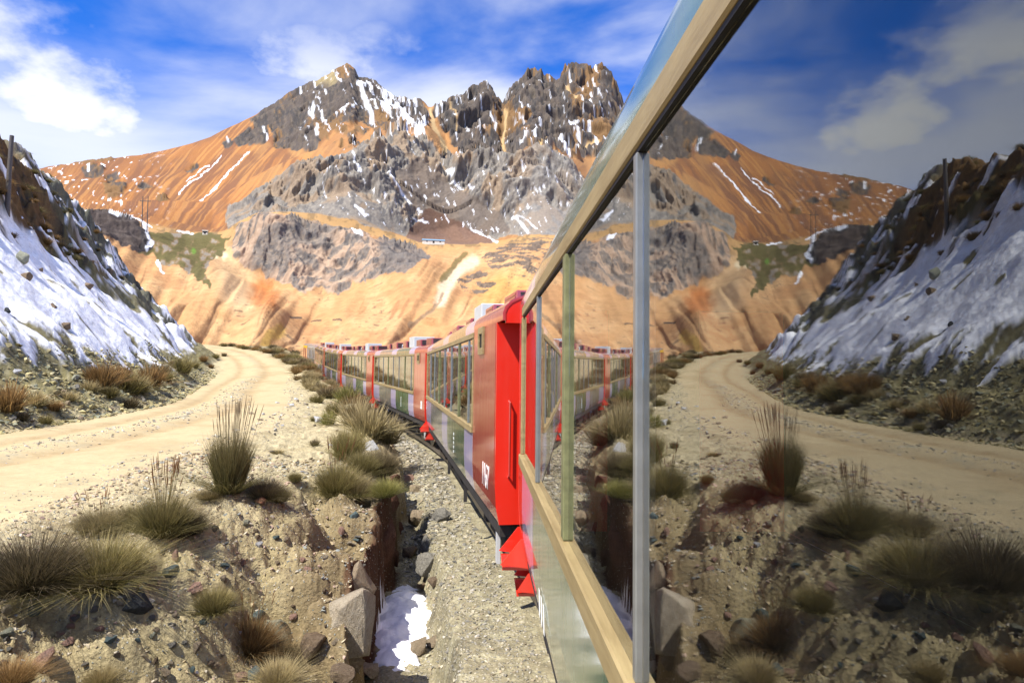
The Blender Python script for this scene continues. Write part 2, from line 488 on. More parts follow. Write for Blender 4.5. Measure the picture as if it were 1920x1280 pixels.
def land(x, y):
    """height and the measures that say what lies where"""
    x = np.asarray(x, float); y = np.asarray(y, float)
    q = smooth_interp(y, T_Y, T_X, 3.0) - x              # metres left of the coach side
    zt = smooth_interp(y, TZ_Y, TZ_Z, 4)
    zv = smooth_interp(y, V_Y, V_Z, 4); zr = smooth_interp(y, R_Y, R_Z, 4)
    xr = smooth_interp(y, RC_Y, RC_X, 4)
    sl = (smooth_interp(y+1, RC_Y, RC_X, 4) - smooth_interp(y-1, RC_Y, RC_X, 4)) / 2
    cs = 1/np.sqrt(1 + sl*sl)
    dr = (x - xr) * cs                                           # metres right of the road's middle
    xb = smooth_interp(y, H_Y, H_X, 4)
    slb = (smooth_interp(y+1, H_Y, H_X, 4) - smooth_interp(y-1, H_Y, H_X, 4)) / 2
    p = (xb - x) / np.sqrt(1 + slb*slb)                          # metres into the left-hand hill
    p = p + .5*fbm(x*.35, y*.35, octv=2) + .9*fbm(x*.09, y*.09 + 7, octv=2)*ss(40, 60, y)
    wob = .28*fbm(y*.8, 3.3+0*y, octv=3)
    ql = si(y, QL_Y, QL_Q) + wob*.6 + .10*fbm(x*2.2, y*2.2, octv=2)
    gul = ss(4, 7, y)*ss(14.5, 12.5, y)
    qc = smooth_interp(y, QC_Y, QC_Q, .6) + .5*fbm(y*.55, 8.8+0*y, octv=3)
    qc = np.maximum(qc, ql + .45)
    zb = zt - 3.0
    dit = ss(4.0, 6.5, y)*ss(18, 14.5, y)
    zd = zb - .12 - .62*dit + .10*fbm(x*1.7, y*1.7, octv=3)
    z = zb + 0*x
    z = mix(z, zd, ss(.36, .62, q + .08*fbm(x*1.5+3, y*1.5, octv=2)))
    zl = zv - si(y, ZL_Y, ZL_D)
    z = mix(z, zl, ss(ql, ql+.13, q))
    t = np.clip((q - ql - .22)/(qc - ql - .22), 0, 1)
    z = mix(z, zv, (1 - (1-t)**1.55)*(q > ql+.22))
    face = ss(ql+.1, ql+.4, q)*ss(qc+.5, qc-.2, q)
    z = z - face*gul*.85*np.clip(ridged(y*.75 + q*.28, q*.22, octv=3)-.45, 0, 1)*2.0*np.clip((qc-q), 0, 1.2)
    # one rounded mound on the crest and two washed-out notches below it
    z = z + .30*np.exp(-(((x+3.5)/1.1)**2 + ((y-10.2)/1.2)**2))*ss(ql, ql+.6, q)
    for (ax, ay), (bx, by), wd_, dp in (((-3.0, 12.2), (-1.75, 10.0), .26, .55), ((-3.1, 9.2), (-1.9, 7.6), .30, .50), ((-4.3, 6.6), (-2.6, 5.6), .28, .35)):
        vx, vy = bx-ax, by-ay; tq = np.clip(((x-ax)*vx + (y-ay)*vy)/(vx*vx+vy*vy), 0, 1)
        dd = np.hypot(x-ax-tq*vx, y-ay-tq*vy) + .12*fbm(x*2.5, y*2.5, octv=2)
        z = z - dp*np.exp(-(dd/wd_)**2)*ss(0, .35, tq)*ss(ql, ql+.4, q)
    # verge -> road -> foot of the hill
    hw = np.where(dr > 0, np.interp(y, [12, 24, 40], [4.6, 4.0, 3.1]), 3.1)
    rb = ss(hw+1.8, hw-.2, np.abs(dr))
    rb = np.where(dr < 0, 1.0, rb)
    z = np.where(q > ql+.22, mix(z, zr, rb*ss(qc-.2, qc+.8, q)), z)
    road = ss(hw+.5, hw-.3, np.abs(dr) + .35*fbm(x*.6, y*.6, octv=3))*ss(.4, -.2, p)
    rut = np.exp(-((dr+1.35)/.35)**2) + np.exp(-((dr-1.0)/.4)**2)
    z = z - road*(.05*rut - .05*np.exp(-(dr/.5)**2))
    # the hill
    pc = smooth_interp(y, PC_Y, PC_P, 5)
    pp = np.maximum(p, 0)
    pe = np.minimum(pp, pc) - .12*np.clip(pp-pc, 0, 40)
    h = .62*np.minimum(pe, 2.6) + 1.05*np.clip(pe-2.6, 0, 7) + 1.52*np.clip(pe-9.6, 0, 40)
    h = np.maximum(h, -2)*1.0
    z = z + np.where(p > 0, h, 0)
    # beyond the road bend the ground sinks behind the slopes of the mountain
    r = np.hypot(x, y)
    z = z - np.clip(r-122, 0, 60)*.35
    # right of the track
    z = np.where(q < -3.6, z - .25*ss(-3.6, -5.5, q), z)
    return z, dict(q=q, p=p, dr=dr, road=road, ql=ql, qc=qc, face=face, pc=pc, dit=dit, zt=zt, zv=zv, rut=rut)

def rough(x, y, z, a):
    """small relief on top of the plain lie of the land"""
    p, q = a['p'], a['q']
    hill = ss(-.2, 1.5, p)
    bank = ss(a['ql'], a['ql']+.3, q)*(1-hill)
    d = bank*(1-a['road'])*(.10*fbm(x*.9, y*.9, octv=4) + .055*fbm(x*4.5, y*4.5, octv=3))
    cl = ss(0, .5, a['face'])
    d = d + cl*(.13*fbm(x*2.3, y*2.3, z*2.3, octv=4) + .065*np.abs(perlin(x*9, y*9, z*9)) + .030*np.abs(perlin(x*21, y*21, z*21)))
    d = d + bank*(1-a['road'])*.018*perlin(x*16, y*16)
    d = d + a['road']*(.018*fbm(x*1.2, y*1.2, octv=4))
    wall = ss(a['ql']-.05, a['ql']+.1, q)*ss(a['ql']+.4, a['ql']+.2, q)
    d = d + wall*.15*fbm(x*2.6, y*2.6, octv=3)
    d = d + (q < a['ql'])*(q > -3)*.02*fbm(x*6, y*6, octv=3)
    # hill: outcrops above and towards the nose, soft snow in the middle
    out = hill*np.clip(ss(8.8, 12, p) + ss(62, 82, y)*ss(2.5, 4.5, p), 0, 1)
    rk = ridged(x*.16, y*.16, z*.16, octv=5)
    d = d + out*(2.2*(rk-.55) + 1.1*fbm(x*.5, y*.5, z*.5, octv=4))
    d = d + hill*(1-out)*(.30*fbm(x*.25, y*.25, octv=3) + .12*fbm(p*.16 + .3*y, y*.9 - .1*p, octv=4)) 
    tal = hill*ss(4.2, 2.6, p)
    d = d + tal*(.10*fbm(x*2.2, y*2.2, octv=4))
    return d, out, tal

def ground_z(x, y):
    z, a = land(x, y); d, o, t = rough(x, y, z, a); return z + d
def hit(px, py, tmax=130.0, tmin=2.0):
    """where the sight line through a spot meets the ground"""
    d = px_ray(px, py); t = np.geomspace(tmin, tmax, 420)
    z = ground_z(d[0]*t, d[1]*t) - d[2]*t
    k = np.argmax(z > 0)
    if not (z > 0).any(): return None
    if k > 0:
        a, b = t[k-1], t[k]
        tt = np.linspace(a, b, 12); zz = ground_z(d[0]*tt, d[1]*tt) - d[2]*tt
        j = np.argmax(zz > 0); tk = tt[j]
    else: tk = t[0]
    return np.array([d[0]*tk, d[1]*tk, float(ground_z(np.array([d[0]*tk]), np.array([d[1]*tk]))[0])])

def grid_faces(nr, nc):
    i = np.arange(nr-1)[:, None]*nc + np.arange(nc-1)[None, :]
    i = i.ravel()
    return np.stack([i, i+1, i+nc+1, i+nc], 1)

# near land as a fan of quads that grow with distance
th = np.concatenate([np.radians(np.linspace(-100, -54, 40, endpoint=False)), np.radians(np.linspace(-54, 6, 760, endpoint=False)),
                     np.radians(np.linspace(6, 80, 30))])
rr = np.concatenate([np.linspace(.6, 3.4, 16, endpoint=False), np.geomspace(3.4, 24, 390, endpoint=False), np.geomspace(24, 150, 330)])
TH, RR = np.meshgrid(th, rr)
gx = (RR*np.sin(TH)).ravel(); gy = (RR*np.cos(TH)).ravel()
gz, ga = land(gx, gy)
gd, g_out, g_tal = rough(gx, gy, gz, ga)
p, q, dr = ga['p'], ga['q'], ga['dr']

# --- colours of the ground
n_lo = fbm(gx*.22, gy*.22, octv=4); n_md = fbm(gx*1.3, gy*1.3, octv=4); n_hi = fbm(gx*5, gy*5, octv=3)
N = len(gx)
C = np.tile(np.array([.60, .51, .35]), (N, 1))                       # pale verge
C = cmixn(C, (.40, .32, .20), ss(.05, .45, n_md)*.7)
bankm = ss(ga['qc']+.25, ga['qc']-.55, q)
C = cmixn(C, (.49, .405, .25), bankm*.85)
C = cmixn(C, (.58, .49, .32), bankm*ss(.1, .4, n_hi)*.6)
near = ss(9.5, 6.0, gy)
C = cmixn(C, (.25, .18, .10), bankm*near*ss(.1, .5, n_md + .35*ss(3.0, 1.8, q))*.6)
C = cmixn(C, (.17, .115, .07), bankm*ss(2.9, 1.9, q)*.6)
C = cmixn(C, (.105, .05, .032), ss(ga['ql']+.30, ga['ql']+.12, q + .12*n_hi)*ss(ga['ql']-.12, ga['ql']+.0, q)*ss(8.3, 9.4, gy + .6*n_md)*ss(16, 13.5, gy))  # red-brown ditch wall, its shade put into the darkened colour
# road
rc = np.tile(np.array([.60, .485, .32]), (N, 1))
rc = cmixn(rc, (.44, .315, .185), np.clip(ga['rut']*(.75 + .5*n_md) + .45*ss(.1, .5, n_lo) + .25*ss(.15, .4, n_md), 0, 1)*.8)
rc = cmixn(rc, (.42, .40, .33), ss(.2, .5, fbm(gx*.7+9, gy*.7, octv=4))*np.exp(-((dr-.1)/.7)**2)*.7)
C = C + (rc - C)*ga['road'][:, None]
edge = ss(2.2, 3.0, np.abs(dr))*ss(4.6, 3.4, np.abs(dr))
C = cmixn(C, (.48, .41, .28), edge*ss(.0, .3, n_md)*.6)
# ballast and ditch
bal = ss(ga['ql']-.02, ga['ql']-.16, q)
bc = np.tile(np.array([.34, .30, .215]), (N, 1))
bc = cmixn(bc, (.44, .40, .29), ss(.1, .4, n_hi)); bc = cmixn(bc, (.20, .175, .13), ss(.1, .5, n_md)*.7)
C = C + (bc - C)*bal[:, None]
# hill
hc = np.tile(np.array([.27, .235, .11]), (N, 1))
hc = cmixn(hc, (.42, .38, .23), ss(.05, .4, n_hi)*.7)
hc = cmixn(hc, (.10, .085, .05), ss(.1, .45, n_md)*.7)
up = ss(8.5, 11, p)
vg = np.tile(np.array([.155, .085, .033]), (N, 1)); vg = cmixn(vg, (.10, .085, .030), ss(0, .4, n_lo)); vg = cmixn(vg, (.06, .05, .04), ss(.1, .5, n_md))
vg = cmixn(vg, (.17, .16, .105), ss(62, 78, gy)*ss(-.2, .2, n_lo + .2)); vg = cmixn(vg, (.24, .15, .06), ss(.05, .4, n_hi)*.5)
hc = hc + (vg - hc)*up[:, None]
rkc = np.tile(np.array([.165, .16, .115]), (N, 1)); rkc = cmixn(rkc, (.06, .055, .045), ss(0, .4, n_md)); rkc = cmixn(rkc, (.20, .21, .15), ss(.05, .4, n_hi)*.5)
hc = hc + (rkc - hc)*(g_out*ss(55, 70, gy))[:, None]
# snow lying in runs down the slope
run = fbm(p*.10 + .15*gy, gy*.62 - .1*p, octv=4); run2 = fbm(p*.42, gy*1.7, octv=4)
low = 3.7 + .9*run2 + 1.5*np.clip(run, -1, 1) - .6*ss(24, 40, gy)
upp = si(gy, [0, 28, 36, 45, 55, 66, 78, 92, 104], [11.8, 11.8, 11.6, 10.6, 8.8, 6.6, 4.8, 3.5, 1.8]) + 1.1*fbm(gx*.3, gy*.3, octv=3)
sn = ss(-.35, .1, p-low)*ss(.45, -.25, p-upp)
hole = ss(.33, .43, fbm(p*.36, gy*.55+40, octv=5)) + .9*ss(.36, .50, fbm(p*.8 + 20, gy*1.3, octv=4))*ss(2.4, 0., p-low)
sn = sn*np.clip(1-hole, 0, 1)
patch = ss(.20, .30, fbm(p*.16 + 3, gy*.42 + .3*p, octv=4))*ss(7.5, 9, p)*ss(18, 15, p)*ss(36, 46, gy)
patch2 = ss(.17, .27, fbm(p*.5 + 3, gy*.35 + .2*p, octv=4))*ss(60, 68, gy)*ss(2.0, 3.0, p)
sn = np.clip(np.maximum(sn, np.maximum(patch, patch2*.95))*(p > .6), 0, 1)
snc = np.tile(np.array([.86, .87, .89]), (N, 1))
hc = hc + (snc - hc)*sn[:, None]
hm = ss(-.3, .6, p + .4*n_md)
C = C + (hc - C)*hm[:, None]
# bushy dark cover on the verge far away beside the track
veg = ss(70, 80, gy)*ss(.5, 2.5, q)*ss(3.4, 4.4, dr)*ss(-.25, .1, n_md)
C = cmixn(C, (.16, .13, .07), veg*.85)
gzz = gz + gd*(1-.75*sn*(1-.6*g_out)) + sn*.10
# dry runs and foot tracks dent the snow
gzz = gzz - sn*(.09*ss(.05, .4, run2) + .05*fbm(gx*1.6, gy*1.6, octv=3))

C[:, 2] *= mix(.88, 1.0, hm)
C = C*mix(.74, .97, np.clip(sn*hm, 0, 1))[:, None]
V = np.stack([gx, gy, gzz], 1)
Fq = grid_faces(len(rr), len(th))
fi = Fq[:, 0]
reg = np.where(hm[fi] > .5, 2, np.where(bal[fi] > .5, 1, np.where(ga['road'][fi] > .5, 3, 0)))
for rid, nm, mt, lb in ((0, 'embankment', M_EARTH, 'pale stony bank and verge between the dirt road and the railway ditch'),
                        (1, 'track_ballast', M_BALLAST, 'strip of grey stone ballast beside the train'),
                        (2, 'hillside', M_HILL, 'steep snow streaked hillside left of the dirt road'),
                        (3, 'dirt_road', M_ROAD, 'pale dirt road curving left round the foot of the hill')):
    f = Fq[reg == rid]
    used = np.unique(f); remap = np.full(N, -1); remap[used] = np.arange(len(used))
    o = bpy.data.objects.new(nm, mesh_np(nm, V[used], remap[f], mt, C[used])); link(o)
    tag(o, lb, kind='structure')

# wide base ground out to the horizon
bmv = [(0, 0, -9.0)] + [(9000*math.cos(a), 9000*math.sin(a), -9.0) for a in np.linspace(0, 2*math.pi, 48, endpoint=False)]
me = bpy.data.meshes.new('ground'); me.from_pydata(bmv, [], [(0, 1+i, 1+(i+1) % 48) for i in range(48)])
me.materials.append(m_plain('plain_earth', (.30, .22, .13), .95, .1, .2, .01))
tag(link(bpy.data.objects.new('ground', me)), 'brown base ground reaching to the horizon', kind='structure')
# ------------------------------------------------------------------ the mountain
SIL = [(-900,330),(-200,328),(60,318),(85,312),(150,303),(230,292),(260,288),(330,270),(390,253),(440,230),(480,208),(520,187),(550,168),
       (580,152),(605,140),(625,130),(638,121),(650,118),(660,128),(667,142),(690,150),(705,160),(720,172),(740,185),(770,192),
       (786,190),(800,199),(815,197),(835,190),(850,180),(870,172),(885,162),(895,152),(908,150),(918,158),(925,172),(932,178),
       (940,189),(950,175),(962,160),(975,148),(985,140),(1000,132),(1012,130),(1018,141),(1028,136),(1040,147),(1048,140),(1060,127),
       (1078,121),(1098,121),(1110,131),(1115,127),(1130,124),(1145,135),(1155,155),(1160,175),(1175,210),(1200,240),(1280,285),
       (1400,330),(1600,400),(1900,430),(2800,450)]
K = {  # image height of each break of slope at each column, and its distance
 0: ([(-900,700),(2800,700)], 122),
 1: ([(-900,560),(330,576),(380,572),(430,566),(480,563),(540,586),(600,599),(700,599),(760,607),(850,612),(950,610),(1300,610),(2800,620)], 150),
 2: ([(-900,552),(330,568),(430,558),(480,556),(540,578),(600,590),(700,588),(760,592),(850,590),(950,580),(1300,580),(2800,590)], 163),
 3: ([(-900,470),(250,474),(300,485),(360,503),(420,508),(460,522),(500,541),(560,551),(620,546),(680,526),(720,513),(780,497),
      (840,500),(900,495),(960,490),(1050,485),(1300,480),(2800,500)], 205),
 4: ([(-900,420),(165,398),(200,395),(240,405),(280,428),(350,446),(420,442),(445,420),(480,403),(520,398),(545,402),(580,418),
      (620,425),(650,431),(690,440),(740,450),(800,466),(850,462),(900,462),(940,455),(1000,446),(1050,448),(1150,450),(1300,455),(2800,470)], 234),
 5: ([(-900,415),(165,395),(280,424),(350,441),(420,438),(445,417),(480,400),(545,398),(600,403),(660,424),(700,438),(740,446),
      (800,457),(870,459),(930,457),(1000,441),(1050,444),(1300,450),(2800,465)], 420),
 6: ([(-900,408),(165,390),(280,420),(350,434),(412,434),(430,428),(480,398),(545,396),(600,400),(660,410),(700,424),(740,438),
      (800,450),(870,454),(930,452),(1000,438),(1050,440),(1300,446),(2800,460)], 520),
 7: ([(-900,385),(60,375),(200,388),(300,404),(400,420),(418,410),(426,392),(434,383),(460,365),(500,343),(540,322),(565,315),(600,310),
      (640,290),(680,270),(705,258),(740,246),(775,250),(800,254),(822,275),(835,292),(860,290),(900,298),(930,302),(960,308),
      (985,290),(1005,283),(1025,284),(1050,300),(1075,320),(1100,345),(1150,360),(1300,375),(2800,420)], 590),
}
cxs = np.concatenate([np.linspace(-900, 40, 60, endpoint=False), np.linspace(40, 1230, 760, endpoint=False), np.linspace(1230, 2800, 80)])
def curve(pts, x, w=3.0):
    X, Y = zip(*pts)
    return (np.interp(x-w, X, Y) + 2*np.interp(x, X, Y) + np.interp(x+w, X, Y))/4
def col_dir(x, y):
    d = np.stack([(x-960)/F_PX, -(y-640)/F_PX, -np.ones_like(x)], 1) @ CR.T
    return d
nc_ = len(cxs)
az = col_dir(cxs, np.full(nc_, 400.)); az = np.arctan2(az[:, 0], az[:, 1])
kR, kZ = [], []
for k in range(8):
    y = curve(K[k][0], cxs); d = col_dir(cxs, y); e = d[:, 2]/np.hypot(d[:, 0], d[:, 1])
    Rk = K[k][1] * (1 + (.05*np.sin(cxs*.011 + k) + .03*np.sin(cxs*.031 + 2*k) if k in (1, 2, 3, 4) else 0.04*np.sin(cxs*.017+k) if k > 5 else 0))
    kR.append(Rk + 0*cxs); kZ.append(e*Rk)
ys = curve(SIL, cxs, 1.0); d = col_dir(cxs, ys); e = d[:, 2]/np.hypot(d[:, 0], d[:, 1])
Rs = np.interp(cxs, [-900, 200, 640, 800, 1060, 1160, 1300, 2800], [1650, 1550, 1420, 1330, 1380, 1400, 1500, 1600])
zs = e*Rs
# mid flank between the cliff tops and the ridge
zm = mix(kZ[7], zs, .36); Rm = mix(kR[7], Rs, .50)
zm = np.maximum(zm, kZ[7]/kR[7]*Rm*1.03)
kR += [Rm, Rs, Rs*1.06, Rs*1.30]; kZ += [zm, zs, zs*.93, zs*.45]
kR = np.array(kR); kZ = np.array(kZ)
ND = 26
tt = np.linspace(0, 1, ND, endpoint=False)
Rd, Zd = [], []
for k in range(len(kR)-1):
    for t in tt:
        Rd.append(mix(kR[k], kR[k+1], t)); Zd.append(mix(kZ[k], kZ[k+1], t))
Rd.append(kR[-1]); Zd.append(kZ[-1]); Rd = np.array(Rd); Zd = np.array(Zd)
for _ in range(3):                                    # round the breaks of slope a little
    Zd[1:-1] = (Zd[:-2] + 2*Zd[1:-1] + Zd[2:])/4; Rd[1:-1] = (Rd[:-2] + 2*Rd[1:-1] + Rd[2:])/4
i_s = ND*9
NR = 405
el = Zd/Rd
MX = np.zeros((NR, nc_)); MZ = np.zeros((NR, nc_))
for c in range(nc_):
    ds = np.abs(np.diff(el[:, c]))*1.0 + .016*np.abs(np.diff(np.log(Rd[:, c]))) + 1e-6
    ds[i_s+2:] *= .12
    s = np.concatenate([[0], np.cumsum(ds)]); u = np.linspace(0, s[-1], NR)
    MX[:, c] = np.interp(u, s, Rd[:, c]); MZ[:, c] = np.interp(u, s, Zd[:, c])
AZ = np.tile(az[None, :], (NR, 1))
mx = (MX*np.sin(AZ)).ravel(); my = (MX*np.cos(AZ)).ravel(); mz = MZ.ravel(); mr = MX.ravel()
P0 = np.stack([mx, my, mz], 1)
u, v = project(P0)
behind = mr > np.tile(Rs[None, :], (NR, 1)).ravel()*1.005

st0 = fbm((u*.72 + v*.70)/11, (u*.7 - v*.72)/150, octv=3)
# --- what grows and lies where (measured in the photograph, ragged by noise)
sc = mr/1300.0                                      # metres per picture element
wu = u + 7*fbm(mx/sc/40, my/sc/40, mz/sc/40, octv=4) + 2.0*fbm(mx/sc/7, my/sc/7, mz/sc/7, octv=2)
wv = v + 6*fbm(mx/sc/40+9, my/sc/40, mz/sc/40+5, octv=4) + 2.0*fbm(mx/sc/7+4, my/sc/7, mz/sc/7, octv=2)
far = mr > 560
wu2 = u + 17*fbm(u/34, v/34, octv=4) + 4*fbm(u/7, v/7, octv=3); wv2 = v + 12*fbm(u/34+9, v/34+4, octv=4) + 5*fbm(u/7+3, v/7, octv=3)
def reg_(poly, cond=None, ragged=False):
    m = in_poly(wu2, wv2, poly) if ragged else in_poly(wu, wv, poly)
    if cond is not None: m &= cond
    return m.astype(float)
rockL = reg_([(472,226),(520,186),(560,164),(595,154),(640,112),(668,135),(700,150),(786,185),(806,205),(800,245),(745,248),(706,238),(682,228),
              (645,236),(624,250),(604,265),(590,280),(550,284),(522,276),(512,262),(505,243),(500,234),(480,240)], far)
rockL = np.maximum(rockL, reg_([(440,262),(470,243),(497,235),(500,250),(499,268),(470,276),(445,272)], far))
rockL = np.maximum(rockL, reg_([(416,268),(432,262),(440,270),(424,280)], far))
rockL = np.maximum(rockL, reg_([(600,268),(640,240),(700,240),(745,250),(700,262),(660,285),(625,272)], far)*(fbm(u/14, v/14, octv=3) > 0))
for pl in ([(150,318),(170,310),(195,318),(190,330),(160,332)],[(195,330),(220,322),(225,336),(200,345)],[(292,372),(310,362),(318,375),(300,382)],
           [(350,315),(372,302),(378,308),(356,322)],[(255,350),(275,345),(290,352),(270,360)],[(190,345),(240,340),(232,365),(200,372)],
           [(85,312),(140,304),(200,296),(215,302),(140,312)]):
    rockL = np.maximum(rockL, reg_(pl, far))
rockR = reg_([(812,205),(850,178),(895,145),(920,150),(940,190),(1000,125),(1060,118),(1130,115),(1162,160),(1180,260),(1160,330),(1130,300),(1112,292),
              (1080,302),(1050,292),(1010,282),(985,289),(960,306),(930,300),(900,298),(866,290),(846,265),(820,230)], far)
gully = np.zeros(len(u))
for ln, w in (([(808,205),(812,232),(825,262),(836,285)], 5), ([(948,210),(950,245),(940,270),(945,292),(955,305)], 5), ([(1062,170),(1080,190)], 4),
              ([(1072,285),(1090,275),(1120,262)], 6), ([(842,195),(855,205),(858,240)], 3), ([(1005,285),(1020,270),(1035,262)], 3)):
    gully = np.maximum(gully, ss(w, w*.4, line_dist(wu, wv, ln)))
rockR = rockR*(1-gully)
cliff = reg_([(424,436),(422,400),(434,381),(500,340),(565,312),(620,303),(660,283),(705,256),(740,244),(800,252),(827,282),(860,288),(930,300),
              (960,306),(1005,281),(1050,298),(1090,332),(1120,400),(1060,446),(985,442),(960,440),(930,452),(900,440),(850,425),(760,442),
              (700,428),(660,411),(600,404),(545,402),(500,402),(450,420)], mr > 470)
scree = reg_([(760,445),(780,415),(800,385),(825,400),(870,425),(905,440),(930,455),(870,460),(800,458)], mr > 430)
brown = reg_([(742,320),(790,300),(830,330),(880,370),(940,400),(960,436),(900,440),(850,425),(790,400),(760,370)], mr > 470)
crag = reg_([(440,440),(450,415),(480,401),(530,396),(560,408),(600,423),(650,428),(690,440),(740,448),(792,466),(802,480),(780,496),(740,516),
             (700,521),(660,536),(620,546),(580,546),(540,536),(500,521),(470,510),(445,492),(432,466)], (mr < 262) & (mr > 170), True)
hill2 = reg_([(905,482),(930,466),(960,453),(1010,444),(1060,450),(1090,470),(1010,505),(985,520),(955,505),(920,500)], (mr < 300) & (mr > 150))
hill2 = np.maximum(hill2, reg_([(858,523),(900,508),(930,512),(928,538),(892,556),(870,540)], mr < 300))
hill2 = hill2*(fbm(mx/5, my/5, mz/5, octv=3) > -.02)
knoll = reg_([(150,392),(200,393),(240,403),(272,424),(288,452),(276,466),(235,464),(195,445),(170,420)], mr < 330, True)
green = reg_([(255,428),(330,438),(428,440),(424,466),(402,490),(386,520),(392,552),(360,522),(330,497),(290,484),(262,466)], mr < 480, True)
rock = np.clip(rockL + rockR + cliff*1.0 + crag + hill2*.5 + knoll, 0, 1)

# --- relief
def blur(m, n):
    m = m.reshape(NR, nc_).copy()
    for _ in range(n):
        m[1:-1] = (m[:-2] + 2*m[1:-1] + m[2:])/4; m[:, 1:-1] = (m[:, :-2] + 2*m[:, 1:-1] + m[:, 2:])/4
    return m.ravel()
farm = blur(np.clip(rockL + rockR, 0, 1)*far, 5)
cl_ = blur(cliff*(1-.75*brown)*(1-.9*scree)*ss(516, 540, mr), 6); cr_ = blur(crag, 14)
xs_, ys2 = mx + .30*mz, my - .25*mz
w1 = fbm(mx/90, my/90, mz/90, octv=2)
r1 = ridged(xs_/120 + .5*w1, ys2/120, mz/260, octv=3) - .5
r2 = ridged(xs_/42 + .6*w1, ys2/42, mz/130 + w1, octv=4) - .5
r3 = ridged(xs_/13, ys2/13, mz/40, octv=3) - .5
disp = farm*(34*r1 + 21*r2 + 6*r3 + 3*fbm(mx/16, my/16, mz/16, octv=3))*mix(.5, 1.0, ss(640, 830, u))
q1 = ridged(mx/60 + .7*w1, my/60, mz/150, octv=3) - .5
q2 = ridged(mx/19 + .7*w1, my/19, mz/75, octv=4) - .5
q3 = ridged(mx/7, my/7, mz/24, octv=3) - .5
disp += cl_*(22*q1 + 11*q2 + 3.0*q3)*mix(.35, 1.0, ss(425, 560, u))
c1 = ridged(mx/24, my/24, mz/70, octv=3) - .5
c2 = ridged(mx/7.5 + .5*fbm(mx/20, my/20, mz/20, octv=2), my/7.5, mz/40, octv=4) - .5
disp += cr_*(4.0*c1 + 3.0*c2 + .7*fbm(mx/3.5, my/3.5, mz/3.5, octv=3))
disp += blur(knoll, 4)*(3.5*c1 + 1.6*c2) + blur(hill2, 3)*.9*np.abs(fbm(mx/3, my/3, mz/3, octv=3))
# shallow spurs and gullies on the bare slopes, running downhill
lowslope = blur(((mr < 215) & (mr > 128)) * (1-crag), 6)
spur = fbm((u + .55*(v-600))/85, v/420, octv=3)
wr = .16*fbm(u/60, v/60, octv=2)
disp += lowslope*(3.2*spur - 1.7*np.clip(ridged((u + .75*(v-600))/62 + wr, v/420, octv=2)-.66, 0, 1) + .25*fbm(mx/9, my/9, mz/9, octv=3))
disp += (1-farm)*far*(9*fbm(mx/170, my/170, mz/170, octv=3) + .35*st0)
disp *= ss(118, 132, mr)
out_x, out_y = -np.sin(AZ.ravel()), -np.cos(AZ.ravel())           # pushed outward from the slope and up
sil_w = np.where(behind, .35, 1.0)
MV = np.stack([mx + out_x*disp*.75*sil_w, my + out_y*disp*.75*sil_w, mz + disp*.55*sil_w], 1)

# --- colours
rag = .30*fbm(mx/sc/6, my/sc/6, mz/sc/6, octv=3)
def soft(m, n=3):
    return ss(.30, .70, blur(m, n) + rag)
rockL, rockR, cliff, crag, knoll, green, scree, brown = [soft(m_) for m_ in (rockL, rockR, cliff, crag, knoll, green, scree, brown)]
n1 = fbm(mx/sc/60, my/sc/60, mz/sc/60, octv=4); n2 = fbm(mx/sc/16, my/sc/16, mz/sc/16, octv=4); n3 = fbm(mx/sc/5, my/sc/5, mz/sc/5, octv=3)
MC = np.tile(np.array([.52, .29, .125]), (len(u), 1))
# big far flank: rusty orange with brown bands that follow the fall line
st_ = fbm((u*.72 + v*.70)/16 + .6*n1, (u*.7 - v*.72)/190, octv=4)
st2 = fbm((u*.72 + v*.70)/5.0, (u*.7 - v*.72)/120 + 5, octv=3)
flank = ss(370, 480, mr)
fc = np.tile(np.array([.40, .175, .060]), (len(u), 1))
fc = cmixn(fc, (.22, .105, .058), ss(-.12, .18, st_)*.9)
fc = cmixn(fc, (.24, .12, .062), .25 + .45*ss(.0, .3, fbm(u/70, v/45, octv=3)))
fc = cmixn(fc, (.54, .27, .09), ss(.0, .3, st2)*.55)
fc = cmixn(fc, (.25, .12, .06), ss(330, 180, u)*ss(360, 300, v)*.65)
fc = cmixn(fc, (.50, .27, .10), ss(440, 520, u)*ss(.1, -.2, n1)*.6)
fc = cmixn(fc, (.42, .23, .10), ss(560, 640, u)*.6)
MC = MC + (fc - MC)*flank[:, None]
# near slopes: sandy orange, bleached and stained
lc = np.tile(np.array([.56, .32, .145]), (len(u), 1))
lc = cmixn(lc, (.66, .415, .205), ss(-.1, .35, n1)*.7)
lc = cmixn(lc, (.48, .25, .115), ss(.1, .4, fbm(mx/11, my/11, mz/30, octv=4))*.6)
dk = ss(.12, .38, fbm(u/30 + v/34, (v-u*.9)/150, octv=4))
lc = cmixn(lc, (.30, .16, .10), dk*ss(590, 640, v)*.12)
lc = cmixn(lc, (.72, .54, .32), ss(60, 10, line_dist(wu, wv, [(430,478),(445,530),(450,545)]))*.5)
lc = cmixn(lc, (.50, .15, .035), ss(34, 8, line_dist(wu, wv, [(492,548),(502,566)]) + 9*n2)*.7)
lc = cmixn(lc, (.80, .66, .42), ss(9, 3, line_dist(wu, wv, [(408,482),(418,472),(425,482)])))
lc = cmixn(lc, (.62, .40, .09), ss(14, 4, line_dist(wu, wv, [(530,620),(505,640),(498,660)]))*.7)
lc = cmixn(lc, (.64, .38, .08), ss(90, 30, np.hypot(wu-960, (wv-560)*1.2))*.45)
lc = cmixn(lc, (.76, .64, .47), ss(17, 6, line_dist(wu, wv, [(890,488),(855,510),(835,540),(825,560)]))*.7)
lc = cmixn(lc, (.30, .21, .13), ss(4, 1.5, line_dist(wu, wv, [(830,545),(812,575),(790,600),(770,612)]))*.8)
